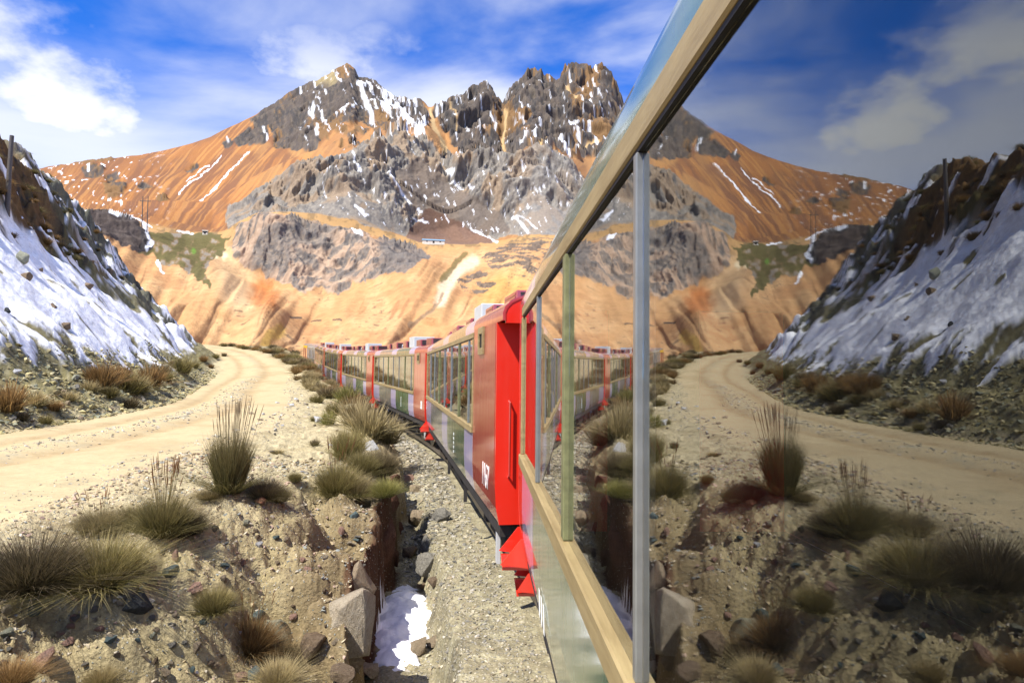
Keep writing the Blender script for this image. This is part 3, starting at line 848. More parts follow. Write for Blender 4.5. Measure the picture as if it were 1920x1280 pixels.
lc = cmixn(lc, (.14, .12, .045), ss(7, 3, line_dist(wu, wv, [(870,476),(852,492),(838,512),(832,522)]))*.8)
for ln in ([(730,600),(748,570)],[(748,604),(768,566)],[(775,598),(785,570)]):
    lc = cmixn(lc, (.36, .19, .09), ss(6, 2, line_dist(wu, wv, ln))*.7)
for ln in ([(545,592),(565,592)],[(585,594),(602,597)],[(625,597),(640,600)]):
    lc = cmixn(lc, (.12, .09, .07), ss(2.2, 1.0, line_dist(u, v, ln)))
spk = ss(.46, .54, fbm(mx/1.6, my/1.6, mz/1.6, octv=2))
lc = cmixn(lc, (.20, .14, .09), spk*.7*ss(.1, .3, n1))
lowm_ = ss(300, 225, mr)
MC = MC + (lc - MC)*(lowm_)[:, None]
plat = ss(225, 250, mr)*ss(520, 480, mr)
MC = cmixn(MC, (.52, .32, .13), plat*.8); MC = cmixn(MC, (.22, .15, .075), plat*ss(0, .3, n2)*.7)
gc = np.tile(np.array([.125, .115, .045]), (len(u), 1)); gc = cmixn(gc, (.27, .19, .10), ss(.05, .35, n2)); gc = cmixn(gc, (.30, .28, .24), ss(.28, .42, n2)*.8)
gc = cmixn(gc, (.12, .24, .04), ss(9, 3, np.hypot(wu-361, wv-470)))
MC = MC + (gc - MC)*(green*.95)[:, None]
def rockcol(a, b, c, w):
    r = np.tile(np.array(a), (len(u), 1)); r = cmixn(r, b, ss(-.1, .3, n2)); return cmixn(r, c, ss(.0, .35, n3)*w)
rc1 = rockcol((.175, .145, .125), (.115, .105, .10), (.27, .22, .165), .6)
rc1 = cmixn(rc1, (.38, .22, .095), ss(.10, .30, n1 + .3*n3 + .10*ss(760, 560, u))*.85)
MC = MC + (rc1 - MC)*(np.clip(rockL + rockR, 0, 1)*far)[:, None]
rc2 = rockcol((.36, .325, .28), (.23, .215, .20), (.50, .45, .37), .65)
rc2 = cmixn(rc2, (.50, .36, .23), ss(-.02, .22, fbm(mx/17, my/17, mz/70, octv=3))*.7)
rc2 = cmixn(rc2, (.40, .385, .36), ss(960, 1010, wu)*.45)
rc2 = cmixn(rc2, (.24, .195, .16), brown*.85)
rc2 = cmixn(rc2, (.20, .115, .08), scree*.9)
MC = MC + (rc2 - MC)*np.maximum(cliff, scree)[:, None]
rc3 = rockcol((.25, .215, .185), (.17, .155, .145), (.38, .30, .225), .6)
colm = ss(-.1, .15, fbm(mx/3.6, my/3.6, mz/50, octv=3))*ss(-.25, .1, fbm(mx/26, my/26, mz/20, octv=2)+.12)
rc3 = cmixn(rc3, (.58, .41, .28), colm*.85); rc3 = cmixn(rc3, (.20, .18, .165), ss(700, 730, wu)*.8)
MC = MC + (rc3 - MC)*crag[:, None]
MC = MC + (rockcol((.15, .13, .115), (.10, .09, .085), (.26, .2, .15), .6) - MC)*(hill2*.85)[:, None]
MC = MC + (rockcol((.075, .066, .066), (.045, .042, .046), (.14, .12, .11), .5) - MC)*(knoll*.95)[:, None]
MC = cmixn(MC, (.56, .40, .20), gully*far*.9)
MC = cmixn(MC, (.62, .50, .26), ss(16, 4, line_dist(wu, wv, [(600,150),(622,148)]))*far*.8)
# snow: runs in the fall lines, drifts on the shaded side of the left peak
snow = np.zeros(len(u))
for ln, w in (([(466,287),(452,296),(440,312),(425,330),(400,352),(378,374)], 1.9), ([(414,293),(392,315),(365,335),(345,352),(338,360)], 1.5),
              ([(392,306),(366,325),(352,338)], 1.4), ([(492,240),(498,262)], 3), ([(428,262),(430,270)], 2), ([(162,312),(165,322)], 3),
              ([(850,340),(890,363)], 2.6), ([(963,402),(992,438)], 3.6), ([(968,400),(1010,430)], 1.5), ([(884,428),(905,440),(932,456)], 3),
              ([(776,404),(797,420)], 2.2), ([(834,318),(850,330)], 3), ([(783,388),(790,395)], 2), ([(1038,258),(1052,275),(1070,297)], 4),
              ([(1080,230),(1085,262)], 3.5), ([(925,205),(930,222)], 3), ([(985,262),(975,278)], 3), ([(1105,230),(1120,270)], 4), ([(605,210),(612,240)], 3),
              ([(588,200),(590,225)], 4), ([(593,240),(592,256)], 4), ([(655,195),(640,212)], 2.5), ([(622,135),(640,155)], 2.2), ([(880,228),(892,246)], 2.5),
              ([(675,160),(690,195),(702,225)], 5), ([(720,180),(745,215)], 4), ([(745,200),(770,235),(790,245)], 6), ([(660,295),(675,330)], 2.5), ([(668,385),(690,405)], 4),
              ([(728,330),(742,350),(770,382)], 2.5), ([(660,432),(680,440)], 4.5), ([(362,437),(335,434)], 2.0), ([(270,420),(288,452),(275,464)], 4), ([(295,484),(306,508)], 3),
              ([(205,396),(255,410),(285,425)], 2.4), ([(820,205),(835,232)], 2)):
    snow = np.maximum(snow, ss(w, w*.35, line_dist(wu, wv, ln) + 1.3*n3))
dr_ = reg_([(662,145),(720,170),(788,188),(806,212),(800,250),(752,250),(735,228),(700,200),(675,172)], far)
snow = np.maximum(snow, dr_*ss(.10, .22, fbm((u-v*.75)/6, (v+.5*u)/24, octv=5)))
snow = np.maximum(snow, np.clip(rockL+rockR, 0, 1)*far*ss(.46, .56, fbm((u-v*.7)/6 + 3, (v+.5*u)/26, octv=4) + .12*fbm(u/60, v/60, octv=2))*(u > 560))
snow = np.maximum(snow, cliff*ss(.53, .60, fbm((u-v*.5)/5 + 13, (v+.3*u)/24, octv=4))*(u > 600))
snow = np.maximum(snow, flank*(1-rock)*ss(.50, .56, fbm(u/10, v/6, octv=3) + .35*fbm(u/45, v/30, octv=2))*ss(340, 200, u)*.9)
snow = np.where(mr < 128, 0, snow)
MC = MC*.76
MC = cmixn(MC, (.80, .83, .88), snow*.95)
o = bpy.data.objects.new('mountain', mesh_np('mountain', MV, grid_faces(NR, nc_), M_MOUNT, MC, True, {'rock': blur((.8*np.clip(rockL+rockR, 0, 1)*far + .7*cliff + .28*crag + .25*knoll + .15*hill2).clip(0, 1)*(1-.75*snow), 1)})); link(o)
tag(o, 'tall rocky mountain with orange scree slopes and snow streaks', kind='structure')

def on_mountain(px, py, rmin=0, rmax=1e9):
    ok = (mr > rmin) & (mr < rmax)
    k = np.argmin(np.where(ok, (u-px)**2 + (v-py)**2, 1e12)); return MV[k]
# ------------------------------------------------------------------ the train
EYE = 2.75                                  # camera height above the rail
W_CAR = 2.9
ZB, ZS0, ZS1, ZW, ZR = EYE-1.72, EYE-.845, EYE-.74, EYE+.612, EYE+.70
ROOF = [(0, ZR), (.0, ZR+.09), (.025, ZR+.16), (.09, ZR+.23), (.19, ZR+.28), (.36, ZR+.32), (.75, ZR+.36), (1.45, ZR+.38)]
def roof_z(uu):
    uu = min(uu, W_CAR-uu)
    return float(np.interp(uu, [a for a, b in ROOF], [b for a, b in ROOF]))
def strip_loop(pts, th_=.03):
    """outer line plus the same line set inward, as one closed loop"""
    inn = []
    for i, (a, b) in enumerate(pts):
        p0, p1 = pts[max(i-1, 0)], pts[min(i+1, len(pts)-1)]
        dx, dz = p1[0]-p0[0], p1[1]-p0[1]; L = math.hypot(dx, dz)
        inn.append((a + dz/L*th_, b - dx/L*th_))
    return pts + inn[::-1]
PAINT = dict(red=M_RED, lilac=M_LILAC, green=M_GREEN, grey=M_GREY)
def glyphs(txt, size, mat, parent, loc, name='lettering', rot_down=False, xs=1.0):
    c = bpy.data.curves.new(name, 'FONT'); c.body = txt; c.size = size; c.align_x = 'CENTER'; c.extrude = .002; c.space_character = 1.2
    t = bpy.data.objects.new('tmp', c); col.objects.link(t)
    bpy.context.view_layer.update()
    me = bpy.data.meshes.new_from_object(t.evaluated_get(bpy.context.evaluated_depsgraph_get()))
    bpy.data.objects.remove(t); bpy.data.curves.remove(c)
    me.materials.clear(); me.materials.append(mat)
    for v_ in me.vertices:                              # text plane -> coach side, read from the left of the train
        x, y, z = v_.co
        v_.co = (-z, -x*xs, y) 
    o = bpy.data.objects.new(name, me); o.location = loc
    return link(o, parent)

def bogie(car, yc):
    b = MB()
    for x in (.42, W_CAR-.54): b.box(x, x+.12, yc-1.35, yc+1.35, .42, .72).box(x-.02, x+.14, yc-.42, yc+.42, .30, .44)
    b.box(.34, W_CAR-.34, yc-.22, yc+.22, .48, .95)
    f = b.build('bogie_frame', M_IRON, car, .01)
    for yy in (yc-.95, yc+.95):
        w = MB()
        for x in (.62, W_CAR-.76):
            w.tube([(x, yy, .44), (x+.02, yy, .44), (x+.03, yy, .44), (x+.13, yy, .44)], [.43, .44, .42, .40], 24)
        w.tube([(.5, yy, .44), (W_CAR-.5, yy, .44)], [.08, .08], 10)
        w.build('wheelset', M_STEEL, f, smooth=True)
        s = MB().box(.38, .50, yy-.16, yy+.16, .30, .62); s.build('axle_box', M_IRON, f, .02)
        k = MB()
        for dy in (-.3, .3): k.tube([(.46, yy+dy, .62), (.46, yy+dy, .92)], [.09, .09], 10)
        k.build('spring', M_IRON, f, smooth=True)

def steps(car, y0, w=.8):
    """red folding step hung below the end of the coach"""
    P1 = [(.02, ZB+.06), (.30, ZB+.02), (.30, ZB-.26), (-.19, ZB-.20)]; P2 = [(.10, ZB-.29), (.30, ZB-.29), (.30, ZB-.50), (-.02, ZB-.47)]
    for P_, tz, tx in ((P1, ZB-.20, -.17), (P2, ZB-.465, -.02)):
        for y in (y0, y0+w-.03):
            st = MB().add(*prism(P_, y, y+.028)).build('step_plate', M_BRIGHT, car)
        MB().box(tx, .29, y0+.031, y0+w-.031, tz-.06, tz-.03).build('tread', M_BRIGHT, st)
    MB().box(.301, .33, y0, y0+w, ZB-.58, ZB+.02).build('step_back', M_RED, car)

def roof_box(car, y, ln, wd, h, kind, xc=1.0):
    z0 = roof_z(xc-wd/2) - .06
    m = M_BOXRED if kind == 'red' else M_BOXGREY
    b = MB().box(xc-wd/2, xc+wd/2, y, y+ln, z0, z0+h+.06).build('roof_unit', m, car, .015)
    if kind == 'red':
        for e in (0, 1):
            k = MB()
            for i in range(4):
                zz = z0 + .12 + i*(h-.08)/4
                yy = y-.012 if e == 0 else y+ln+.002
                k.box(xc-wd/2+.06, xc+wd/2-.06, yy, yy+.010, zz, zz+.035)
            k.build('louvre', M_IRON, b)
        k = MB()
        for i in range(4):
            zz = z0 + .12 + i*(h-.08)/4; k.box(xc-wd/2-.012, xc-wd/2-.002, y+.08, y+ln-.08, zz, zz+.03)
        k.build('louvre', M_BOXRED, b)

def make_car(name, L, segs, mulls, win, hatch=None, hood_near=True, boxes=(), far_steps=True, lamp=True):
    car = empty(name)
    # side panels and the curved cove above the windows, one painted field after another
    for y0, y1, c in segs:
        a, b = y0+.0015, y1-.0015
        full = c == 'red'
        top = ZR if full else ZS0-.001
        lo = [(.05, ZB), (.015, ZB+.18), (0, ZB+.42), (0, top)]
        MB().ext(strip_loop(lo), a, b).build('side_panel', PAINT[c], car)
        MB().ext(strip_loop(ROOF[:6]), a, b).build('cove_panel', PAINT[c], car, smooth=True)
        rm = [(W_CAR-x, z) for x, z in [(.05, ZB), (.015, ZB+.18), (0, ZB+.42)] + ROOF[:6]][::-1]
        MB().ext(strip_loop(rm), a, b).build('far_side_panel', PAINT[c], car, smooth=True)
        rt = ROOF[5:] + [(W_CAR-x, z) for x, z in ROOF[5:-1]][::-1]
        MB().ext(strip_loop(rt), a, b).build('roof_panel', PAINT['red'] if full else M_ROOF, car, smooth=True)
    w0, w1 = win
    MB().box(-.034, .04, w0, w1, ZS0, ZS1).build('window_sill', M_SILL, car, .008)
    hd_ = MB().box(-.014, .03, w0, w1, ZW, ZR-.001).build('window_head', M_SILL, car, .006)
    MB().box(-.006, .03, w0+.06, w1-.06, ZW-.012, ZW-.0005).build('seal', M_SEAL, hd_)
    MB().box(-.016, .03, w0-.002, w0+.06, ZS1+.001, ZW-.0125).build('end_post', M_SILL, car, .006)
    MB().box(-.016, .03, w1-.06, w1+.002, ZS1+.001, ZW-.0125).build('end_post', M_SILL, car, .006)
    ed = [w0+.06]
    for y, k in sorted(mulls):
        hw_ = .045 if k else .017
        mo = MB().box(-.018 if k else -.012, .045, y-hw_, y+hw_, ZS1+.002, ZW-.0125).build('mullion', M_MULG if k else M_MULA, car, .004)
        MB().box(-.008, .04, y+hw_+.0005, y+hw_+.014, ZS1+.003, ZW-.0135).build('seal', M_SEAL, mo)
        ed += [y-hw_, y+hw_+.015]
    ed.append(w1-.06)
    for a, b in zip(ed[::2], ed[1::2]):
        MB().box(.006, .012, a+.001, b-.001, ZS1+.001, ZW-.0125).build('window_pane', M_GLASS, car)
    # room behind the panes, its dimness put into a near-black lining
    i_ = MB().box(.09, W_CAR-.09, .20, L-.20, ZB+.10, ZB+.14).box(.06, W_CAR-.06, .20, L-.20, ZR+.02, ZR+.05)
    i_.box(W_CAR-.10, W_CAR-.07, .20, L-.20, ZB+.15, ZR+.01).box(.07, .10, .20, L-.20, ZB+.15, ZS0-.01)
    i_.build('interior_lining', M_INSIDE, car)
    # ends
    for e, y in ((0, .0), (1, L)):
        s = -1 if e == 0 else 1
        ya, yb = sorted((y + s*.002, y - s*.05))
        dz = ZR - .42
        lp = [(.051, ZB-.02), (.0, ZB+.42), (0, ZR-.001)]
        w = MB()
        w.add(*prism([(.052, ZB-.02), (.012, ZB+.18), (-.002, ZB+.42), (-.002, ZR-.002), (.95, ZR-.002), (.95, ZB-.02)], ya, yb))
        w.add(*prism([(W_CAR-.95, ZB-.02), (W_CAR-.95, ZR-.002), (W_CAR+.002, ZR-.002), (W_CAR+.002, ZB+.42), (W_CAR-.052, ZB-.02)], ya, yb))
        w.build('end_wall', M_BRIGHT, car)
        MB().box(.952, W_CAR-.952, ya+.01, yb-.01, ZB, ZR+.30).build('end_door', M_INSIDE, car)
        hl = .42 if (e == 0 and hood_near) else .06
        h0, h1 = sorted((y + s*.003, y + s*hl))
        hood = [(x, z) for x, z in ROOF] + [(W_CAR-x, z) for x, z in ROOF[:-1]][::-1]
        MB().ext(strip_loop(hood, .035), h0, h1).build('hood', M_RED, car, smooth=True)
        c0, c1 = sorted((y + s*(hl-.03), y + s*(hl-.008)))
        MB().add(*prism([(x+.036 if i < 1 else x+.02, z-.03) for i, (x, z) in enumerate(ROOF)] + [(W_CAR-x-.02, z-.03) for x, z in ROOF[:-1]][::-1], c0, c1)).build('hood_face', M_BRIGHT, car)
        # diaphragm between coaches
        d0, d1 = sorted((y + s*.004, y + s*.45))
        MB().box(.98, W_CAR-.98, d0, d1, ZB+.05, ZR-.10).build('gangway_bellows', M_INSIDE, car, .03)
        b_ = MB().box(.35, W_CAR-.35, min(y, y-s*.25), max(y, y-s*.25), ZB-.22, ZB-.02)
        b_.tube([(W_CAR/2, y-s*.2, ZB-.14), (W_CAR/2, y+s*.75, ZB-.14)], [.09, .08], 8); b_.build('coupler', M_IRON, car)
    if lamp:
        lo_ = MB(); lo_.tube([(.62, -.22, ZR-.02), (.62, -.22, ZR-.06), (.62, -.22, ZR-.10), (.62, -.22, ZR-.16), (.62, -.22, ZR-.20), (.62, -.22, ZR-.215)], [.02, .07, .085, .08, .05, .01], 14)
        lo_.build('end_lamp', M_LAMP, car, smooth=True)
        MB().tube([(.62, -.22, ZR-.02), (.62, -.22, ZR+.05)], [.09, .09], 12).build('lamp_base', M_IRON, car)
    if hatch:
        y, z = hatch; fw, fh = .26, .19
        h = MB()
        for a in ((y-fw, y+fw, z+fh-.09, z+fh), (y-fw, y+fw, z-fh, z-fh+.09), (y-fw, y-fw+.10, z-fh+.0905, z+fh-.0905), (y+fw-.10, y+fw, z-fh+.0905, z+fh-.0905)):
            h.box(-.03, -.002, *a)
        h = h.build('hatch_frame', M_SILL, car)
        MB().box(-.014, -.003, y-fw+.101, y+fw-.101, z-fh+.091, z+fh-.091).build('hatch_pane', M_INSIDE, h)
    gr_ = MB(); gr_.tube([(.16, -.003, ZB+.55), (.16, -.06, ZB+.57), (.16, -.06, ZB+1.45), (.16, -.003, ZB+1.47)], [.014]*4, 8); gr_.build('grab_rail', M_RED, car, smooth=True)
    MB().box(-.006, -.001, .08, .10, ZB+.45, ZR).build('panel_seam', M_RED, car)
    # underframe
    u_ = MB().box(.09, .22, .15, L-.15, ZB-.20, ZB+.02).box(W_CAR-.22, W_CAR-.09, .15, L-.15, ZB-.20, ZB+.02)
    for k in range(int(L/2.2)): u_.box(.221, W_CAR-.221, 1+k*2.2, 1.1+k*2.2, ZB-.16, ZB)
    u_.box(.23, W_CAR-.23, .2, L-.2, ZB+.021, ZB+.06)
    u_.build('underframe', M_IRON, car)
    MB().tube([(.45, L*.40, ZB-.45), (.45, L*.40+1.6, ZB-.45)], [.22, .22], 16).build('air_tank', M_IRON, car, smooth=True)
    MB().box(.30, 1.1, L*.58, L*.58+1.2, ZB-.60, ZB-.21).build('battery_box', M_IRON, car, .02)
    MB().box(.36, .80, L-3.6, L-2.8, ZB-.52, ZB-.21).build('brake_cylinder', M_BLUE, car, .05)
    bogie(car, 2.6); bogie(car, L-2.6)
    if far_steps: steps(car, L-.22, .62)
    # steel brackets hanging below the sole bar
    MB().box(.10, .14, .42, .54, ZB-.60, ZB-.205).build('hanger', M_BOXGREY, car)
    for y in (4.3, L*.5): MB().box(.10, .16, y, y+.05, ZB-.55, ZB-.205).build('hanger', M_IRON, car)
    for b in boxes: roof_box(car, *b)
    MB().tube([(.62, L*.53, roof_z(.62)+.0), (.62, L*.53+.1, roof_z(.62)+.14), (.62, L*.53+1.0, roof_z(.62)+.14), (.62, L*.53+1.1, roof_z(.62))], [.02]*4, 8).build('conduit', M_WHITE, car, smooth=True)
    return car
def prism(loop, y0, y1):
    n = len(loop)
    v = [(x, y0, z) for x, z in loop] + [(x, y1, z) for x, z in loop]
    f = [(i, (i+1) % n, n+(i+1) % n, n+i) for i in range(n)]
    return v, f + [tuple(range(n-1, -1, -1)), tuple(range(n, 2*n))]

def place(car, p0, heading_deg, zoff, pitch_deg=0.0):
    car.location = (p0[0], p0[1], zoff - EYE)
    car.rotation_euler = (math.radians(pitch_deg), 0, math.radians(heading_deg))

L_STD = 15.4
SEG = [(0, 2.3, 'red'), (2.3, 3.5, 'lilac'), (3.5, 6.9, 'green'), (6.9, 8.4, 'lilac'), (8.4, 12.7, 'grey'), (12.7, 15.1, 'lilac'), (15.1, 15.4, 'red')]
MUL = [(2.95, 0), (4.5, 1), (6.1, 0), (7.8, 0), (9.5, 1), (11.3, 0), (13.2, 0)]
BOX = [(1.7, 1.1, .9, .27, 'red'), (4.0, 1.0, .9, .27, 'red'), (5.6, 1.2, .9, .44, 'grey'), (7.9, 1.0, .8, .30, 'red'), (10.6, 1.5, .9, .30, 'red'), (13.4, 1.0, .8, .28, 'red')]
# the coach the picture is taken from: its side runs past the lens on the right
NEAR_END, L_NEAR = 7.45, 18.0
n0 = NEAR_END - L_NEAR
seg_n = [(0, 1.6, 'red'), (1.6, 3.0, 'lilac'), (3.0, 7.0, 'grey'), (7.0, 8.2, 'lilac'), (8.2, 15.9, 'green'), (15.9, 17.35, 'lilac'), (17.35, 18.0, 'red')]
mul_n = [(n_-n0, k) for n_, k in ((5.0, 0), (3.28, 1), (1.76, 0), (.15, 1), (-1.5, 0), (-3.1, 1), (-4.8, 0), (-6.4, 1))]
car = make_car('railway_coach', L_NEAR, seg_n, mul_n, (2.2, 6.86-n0), None, True, [(3, 1.2, .9, .42, 'red'), (9, 1.2, .9, .6, 'grey')])
place(car, (.40, n0), 0, -.02, 0)
car.name = 'railway_coach'
tag(car, 'coach nearest the camera whose long window mirrors the mountain and road', 'railway coach', 'coaches of the red and green train')
for i in range(3):
    MB().add([(-.003, 4.3-n0+i*.16, ZB+.16), (-.003, 4.37-n0+i*.16, ZB+.16), (-.003, 4.42-n0+i*.16, ZB+.32), (-.003, 4.35-n0+i*.16, ZB+.32),
              (-.0015, 4.3-n0+i*.16, ZB+.16), (-.0015, 4.37-n0+i*.16, ZB+.16), (-.0015, 4.42-n0+i*.16, ZB+.32), (-.0015, 4.35-n0+i*.16, ZB+.32)],
             [(0,1,2,3), (7,6,5,4), (0,4,5,1), (1,5,6,2), (2,6,7,3), (3,7,4,0)]).build('lettering', M_WHITE, car)

std = make_car('railway_coach', L_STD, SEG, MUL, (2.32, 15.08), (1.35, EYE+.53), True, BOX)
LAB = ['red ended coach numbered 1167, first beyond the nearest coach', 'second coach beyond the nearest one, with a small white sign on its red end',
       'third coach beyond the nearest one, its lower side half hidden by grass', 'fourth coach beyond the nearest one, just its windows showing above the grass',
       'fifth coach beyond the nearest one, next to the grey car with yellow rail']
#        left near corner      far corner
ENDS = [((.17, 8.45), (-1.90, 23.75)), ((-2.02, 24.6), (-6.15, 39.5)), ((-6.35, 40.3), (-11.05, 55.0)), ((-11.3, 55.8), (-15.9, 70.5)), ((-16.1, 71.3), (-20.6, 86.0))]
for i, (a, b) in enumerate(ENDS):
    c = copy_tree(std)
    hd = math.degrees(math.atan2(-(b[0]-a[0]), b[1]-a[1]))
    za, zb_ = np.interp(a[1], TZ_Y, TZ_Z), np.interp(b[1], TZ_Y, TZ_Z)
    place(c, a, hd, float(za), math.degrees(math.atan2(zb_-za, L_STD)))
    tag(c, LAB[i], 'railway coach', 'coaches of the red and green train')
    if i == 0: glyphs('1167', .44, M_WHITE, c, (-.004, .85, ZB+.30), 'lettering', xs=.62)
    if i == 1:
        s = MB().box(-.006, -.002, .50, .78, ZB+.42, ZB+.70).build('sign_plate', M_WHITE, c)
        glyphs('5', .2, M_RED, s, (-.008, .64, ZB+.49), 'lettering')
    if i < 2:
        for k in range(5):
            z = ZB + .22 + k*.085
            MB().box(-.003, -.0015, 5.3, 5.42, z, z+.05).build('lettering', M_WHITE, c)
def kill(o):
    for ch in list(o.children): kill(ch)
    bpy.data.objects.remove(o)
kill(std)

# last car in view: plain grey with an open platform under a yellow rail
g = empty('railway_car')
Lg = 13.0
MB().ext(strip_loop([(.05, ZB), (0, ZB+.3), (0, ZS0)]), 0, 8.2).build('side_panel', M_GREY, g)
MB().box(0, .05, 0, 8.2, ZW, ZR).build('window_head', M_BOXGREY, g)
full = ROOF + [(W_CAR-x, z) for x, z in ROOF[:-1]][::-1]
MB().ext(strip_loop(full), -.1, Lg).build('roof_panel', M_ROOF, g, smooth=True)
for k in range(6):
    y = .1 + k*1.6; MB().box(-.02, .06, y-.09, y+.09, ZS0, ZW).build('mullion', M_BOXGREY, g)
    if k < 5: MB().box(.006, .012, y+.092, y+1.508, ZS0+.001, ZW-.001).build('window_pane', M_GLASS, g)
MB().box(W_CAR-.05, W_CAR, 0, 8.2, ZB, ZR-.01).box(.1, W_CAR-.1, .1, 8.1, ZB+.1, ZB+.14).build('interior_lining', M_INSIDE, g)
MB().box(0, W_CAR, 0, Lg, ZB-.2, ZB).build('underframe', M_IRON, g)
MB().box(-.05, .06, 8.3, Lg, ZW-.18, ZR+.04).build('top_rail', M_YELLOW, g)
MB().box(-.05, .06, 8.3, Lg, ZS0, ZS0+.07).build('guard_rail', M_RED, g)
for y in (8.35, 10.6, 12.9): MB().box(-.03, .07, y-.06, y+.06, ZB, ZW-.181).build('platform_post', M_RED, g)
bogie(g, 2.4); bogie(g, Lg-2.4)
za = float(np.interp(87.2, TZ_Y, TZ_Z))
place(g, (-20.9, 87.2), 20.0, za, 3.0)
tag(g, 'farthest car of the train, grey with a yellow top rail over an open platform', 'railway car')

# track
trk = empty('railway_track'); tag(trk, 'railway track running under the train', 'railway track')
ty = np.arange(-14, 104, 1.0)
wx = smooth_interp(ty, T_Y, T_X, 3.0); wz = smooth_interp(ty, TZ_Y, TZ_Z, 4)
dxy = np.gradient(wx, ty); nx_ = 1/np.sqrt(1+dxy**2); ny_ = -dxy*nx_
for off in (W_CAR/2-.72, W_CAR/2+.72):
    pts = [(wx[i]+nx_[i]*off, ty[i]+ny_[i]*off, wz[i]-EYE-.07) for i in range(len(ty))]
    b = MB()
    for p_, q_ in zip(pts[:-1], pts[1:]): b.bar(p_, q_, .07, .14)
    b.build('rail', M_STEEL, trk)
sl_me = MB().box(-1.0, 1.0, -.11, .11, -.10, 0).build('sleeper', M_SLEEPER, trk, .01)
cnt = 0
for yv in np.arange(2.0, 60, .9):
    xx = float(smooth_interp(np.array([yv]), T_Y, T_X, 3.0)[0]); zz = float(smooth_interp(np.array([yv]), TZ_Y, TZ_Z, 4)[0])
    dd = float(np.interp(yv, ty, dxy)); nn = 1/math.sqrt(1+dd*dd)
    o = sl_me if cnt == 0 else sl_me.copy()
    if cnt: link(o, trk)
    o.location = (xx + nn*W_CAR/2, yv - dd*nn*W_CAR/2, zz-EYE-.34); o.rotation_euler = (0, 0, math.atan(-dd)); cnt += 1
# ------------------------------------------------------------------ buildings and poles far off
def house(name, loc, L, W, H, rz, wallm, roofm, label, slope=.35):
    h = empty(name, loc); h.rotation_euler = (0, 0, rz)
    MB().box(-L/2, L/2, -W/2, W/2, -1.5, H).build('wall', wallm, h)
    r = W/2+.3
    MB().add([(-L/2-.3, -r, H+.01), (L/2+.3, -r, H+.01), (L/2+.3, 0, H+slope*r), (-L/2-.3, 0, H+slope*r), (-L/2-.3, r, H+.01), (L/2+.3, r, H+.01)],
             [(0,1,2,3), (3,2,5,4), (0,3,4), (1,5,2), (0,4,5,1)]).build('roof', roofm, h)
    MB().box(-.5, .5, -W/2-.03, -W/2-.002, 0, H*.8).build('door', M_IRON, h)
    for x in (-L*.3, L*.3): MB().box(x-.4, x+.4, -W/2-.025, -W/2-.002, H*.4, H*.75).build('window', M_INSIDE, h)
    return tag(h, label, 'building')
M_BLUEROOF = m_plain('blue_sheet_roof', (.16, .30, .42), .5, .4, .1, .5)
M_PLASTER = m_plain('whitewash', (.62, .58, .5), .9, .2, .1, 1)
pt = on_mountain(813, 460, 380, 480)
house('shed', (pt[0], pt[1], pt[2]+.3), 12.0, 5.0, 1.5, .12, M_PLASTER, M_BLUEROOF, 'long low shed with a blue roof on the ledge below the cliffs', .4)
pt = on_mountain(384, 440, 236, 420)
house('hut', (pt[0], pt[1], pt[2]+.2), 2.4, 2.0, 1.6, .2, M_PLASTER, M_PLASTER, 'tiny white hut on the green terrace')
h = hit(14, 392); base = Vector(h)
dist = math.hypot(h[0], h[1]); hp = (385-272)/1300*dist
pole = MB().tube([(0, 0, -.6), (0, 0, hp*.5), (.06, 0, hp)], [.034*hp, .030*hp, .026*hp], 12).build('utility_pole', M_POLE, None, smooth=True, loc=base)
tag(pole, 'weathered wooden utility pole on the upper hillside at the left edge', 'utility pole')
pt = on_mountain(271, 436, 200, 330); hp = 60/1300*math.hypot(pt[0], pt[1])
tw = empty('power_pole', (pt[0], pt[1], pt[2]-.5)); tag(tw, 'far twin pole power mast on the slope above the dark knoll', 'power mast')
for x in (-.75, .75): MB().tube([(x, 0, 0), (x, 0, hp)], [.16, .11], 8).build('post', M_POLE, tw, smooth=True)
MB().box(-1.6, 1.6, -.1, .1, hp*.86, hp*.86+.2).build('cross_arm', M_POLE, tw)

# ------------------------------------------------------------------ stones
def hull_mesh(seed, n=16, flat=.8, elong=1.25):
    r = np.random.default_rng(seed); P = r.normal(size=(n, 3)); P /= np.linalg.norm(P, axis=1)[:, None]
    P *= r.uniform(.8, 1.05, (n, 1)); P = np.sign(P)*np.abs(P)**.8
    P *= np.array([elong, 1.0, flat])
    bm = bmesh.new()
    for q_ in P: bm.verts.new(q_)
    bmesh.ops.convex_hull(bm, input=bm.verts)
    bmesh.ops.delete(bm, geom=[v_ for v_ in bm.verts if not v_.link_faces], context='VERTS')
    return bm
RK = dict(tan=m_rock('tan_stone', (.34, .26, .17), (.48, .39, .27)), pale=m_rock('pale_stone', (.44, .36, .25), (.60, .52, .39)),
          grey=m_rock('grey_stone', (.22, .205, .17), (.36, .34, .29)), dark=m_rock('dark_stone', (.05, .055, .06), (.11, .12, .12)),
          blue=m_rock('blue_green_stone', (.13, .19, .19), (.24, .31, .30)), green=m_rock('green_grey_stone', (.36, .37, .26), (.50, .50, .38)),
          pink=m_rock('pink_stone', (.50, .27, .20), (.60, .42, .33)), red=m_rock('red_stone', (.40, .15, .08), (.48, .26, .16)),
          white=m_rock('white_stone', (.68, .68, .68), (.82, .82, .82)), brown=m_rock('brown_rock', (.20, .14, .09), (.32, .24, .16)), rust=m_rock('rust_red_rock', (.10, .042, .026), (.20, .10, .062)))  # rust blocks darkened like the ditch wall, shade put into the colour
rock_mesh = {}
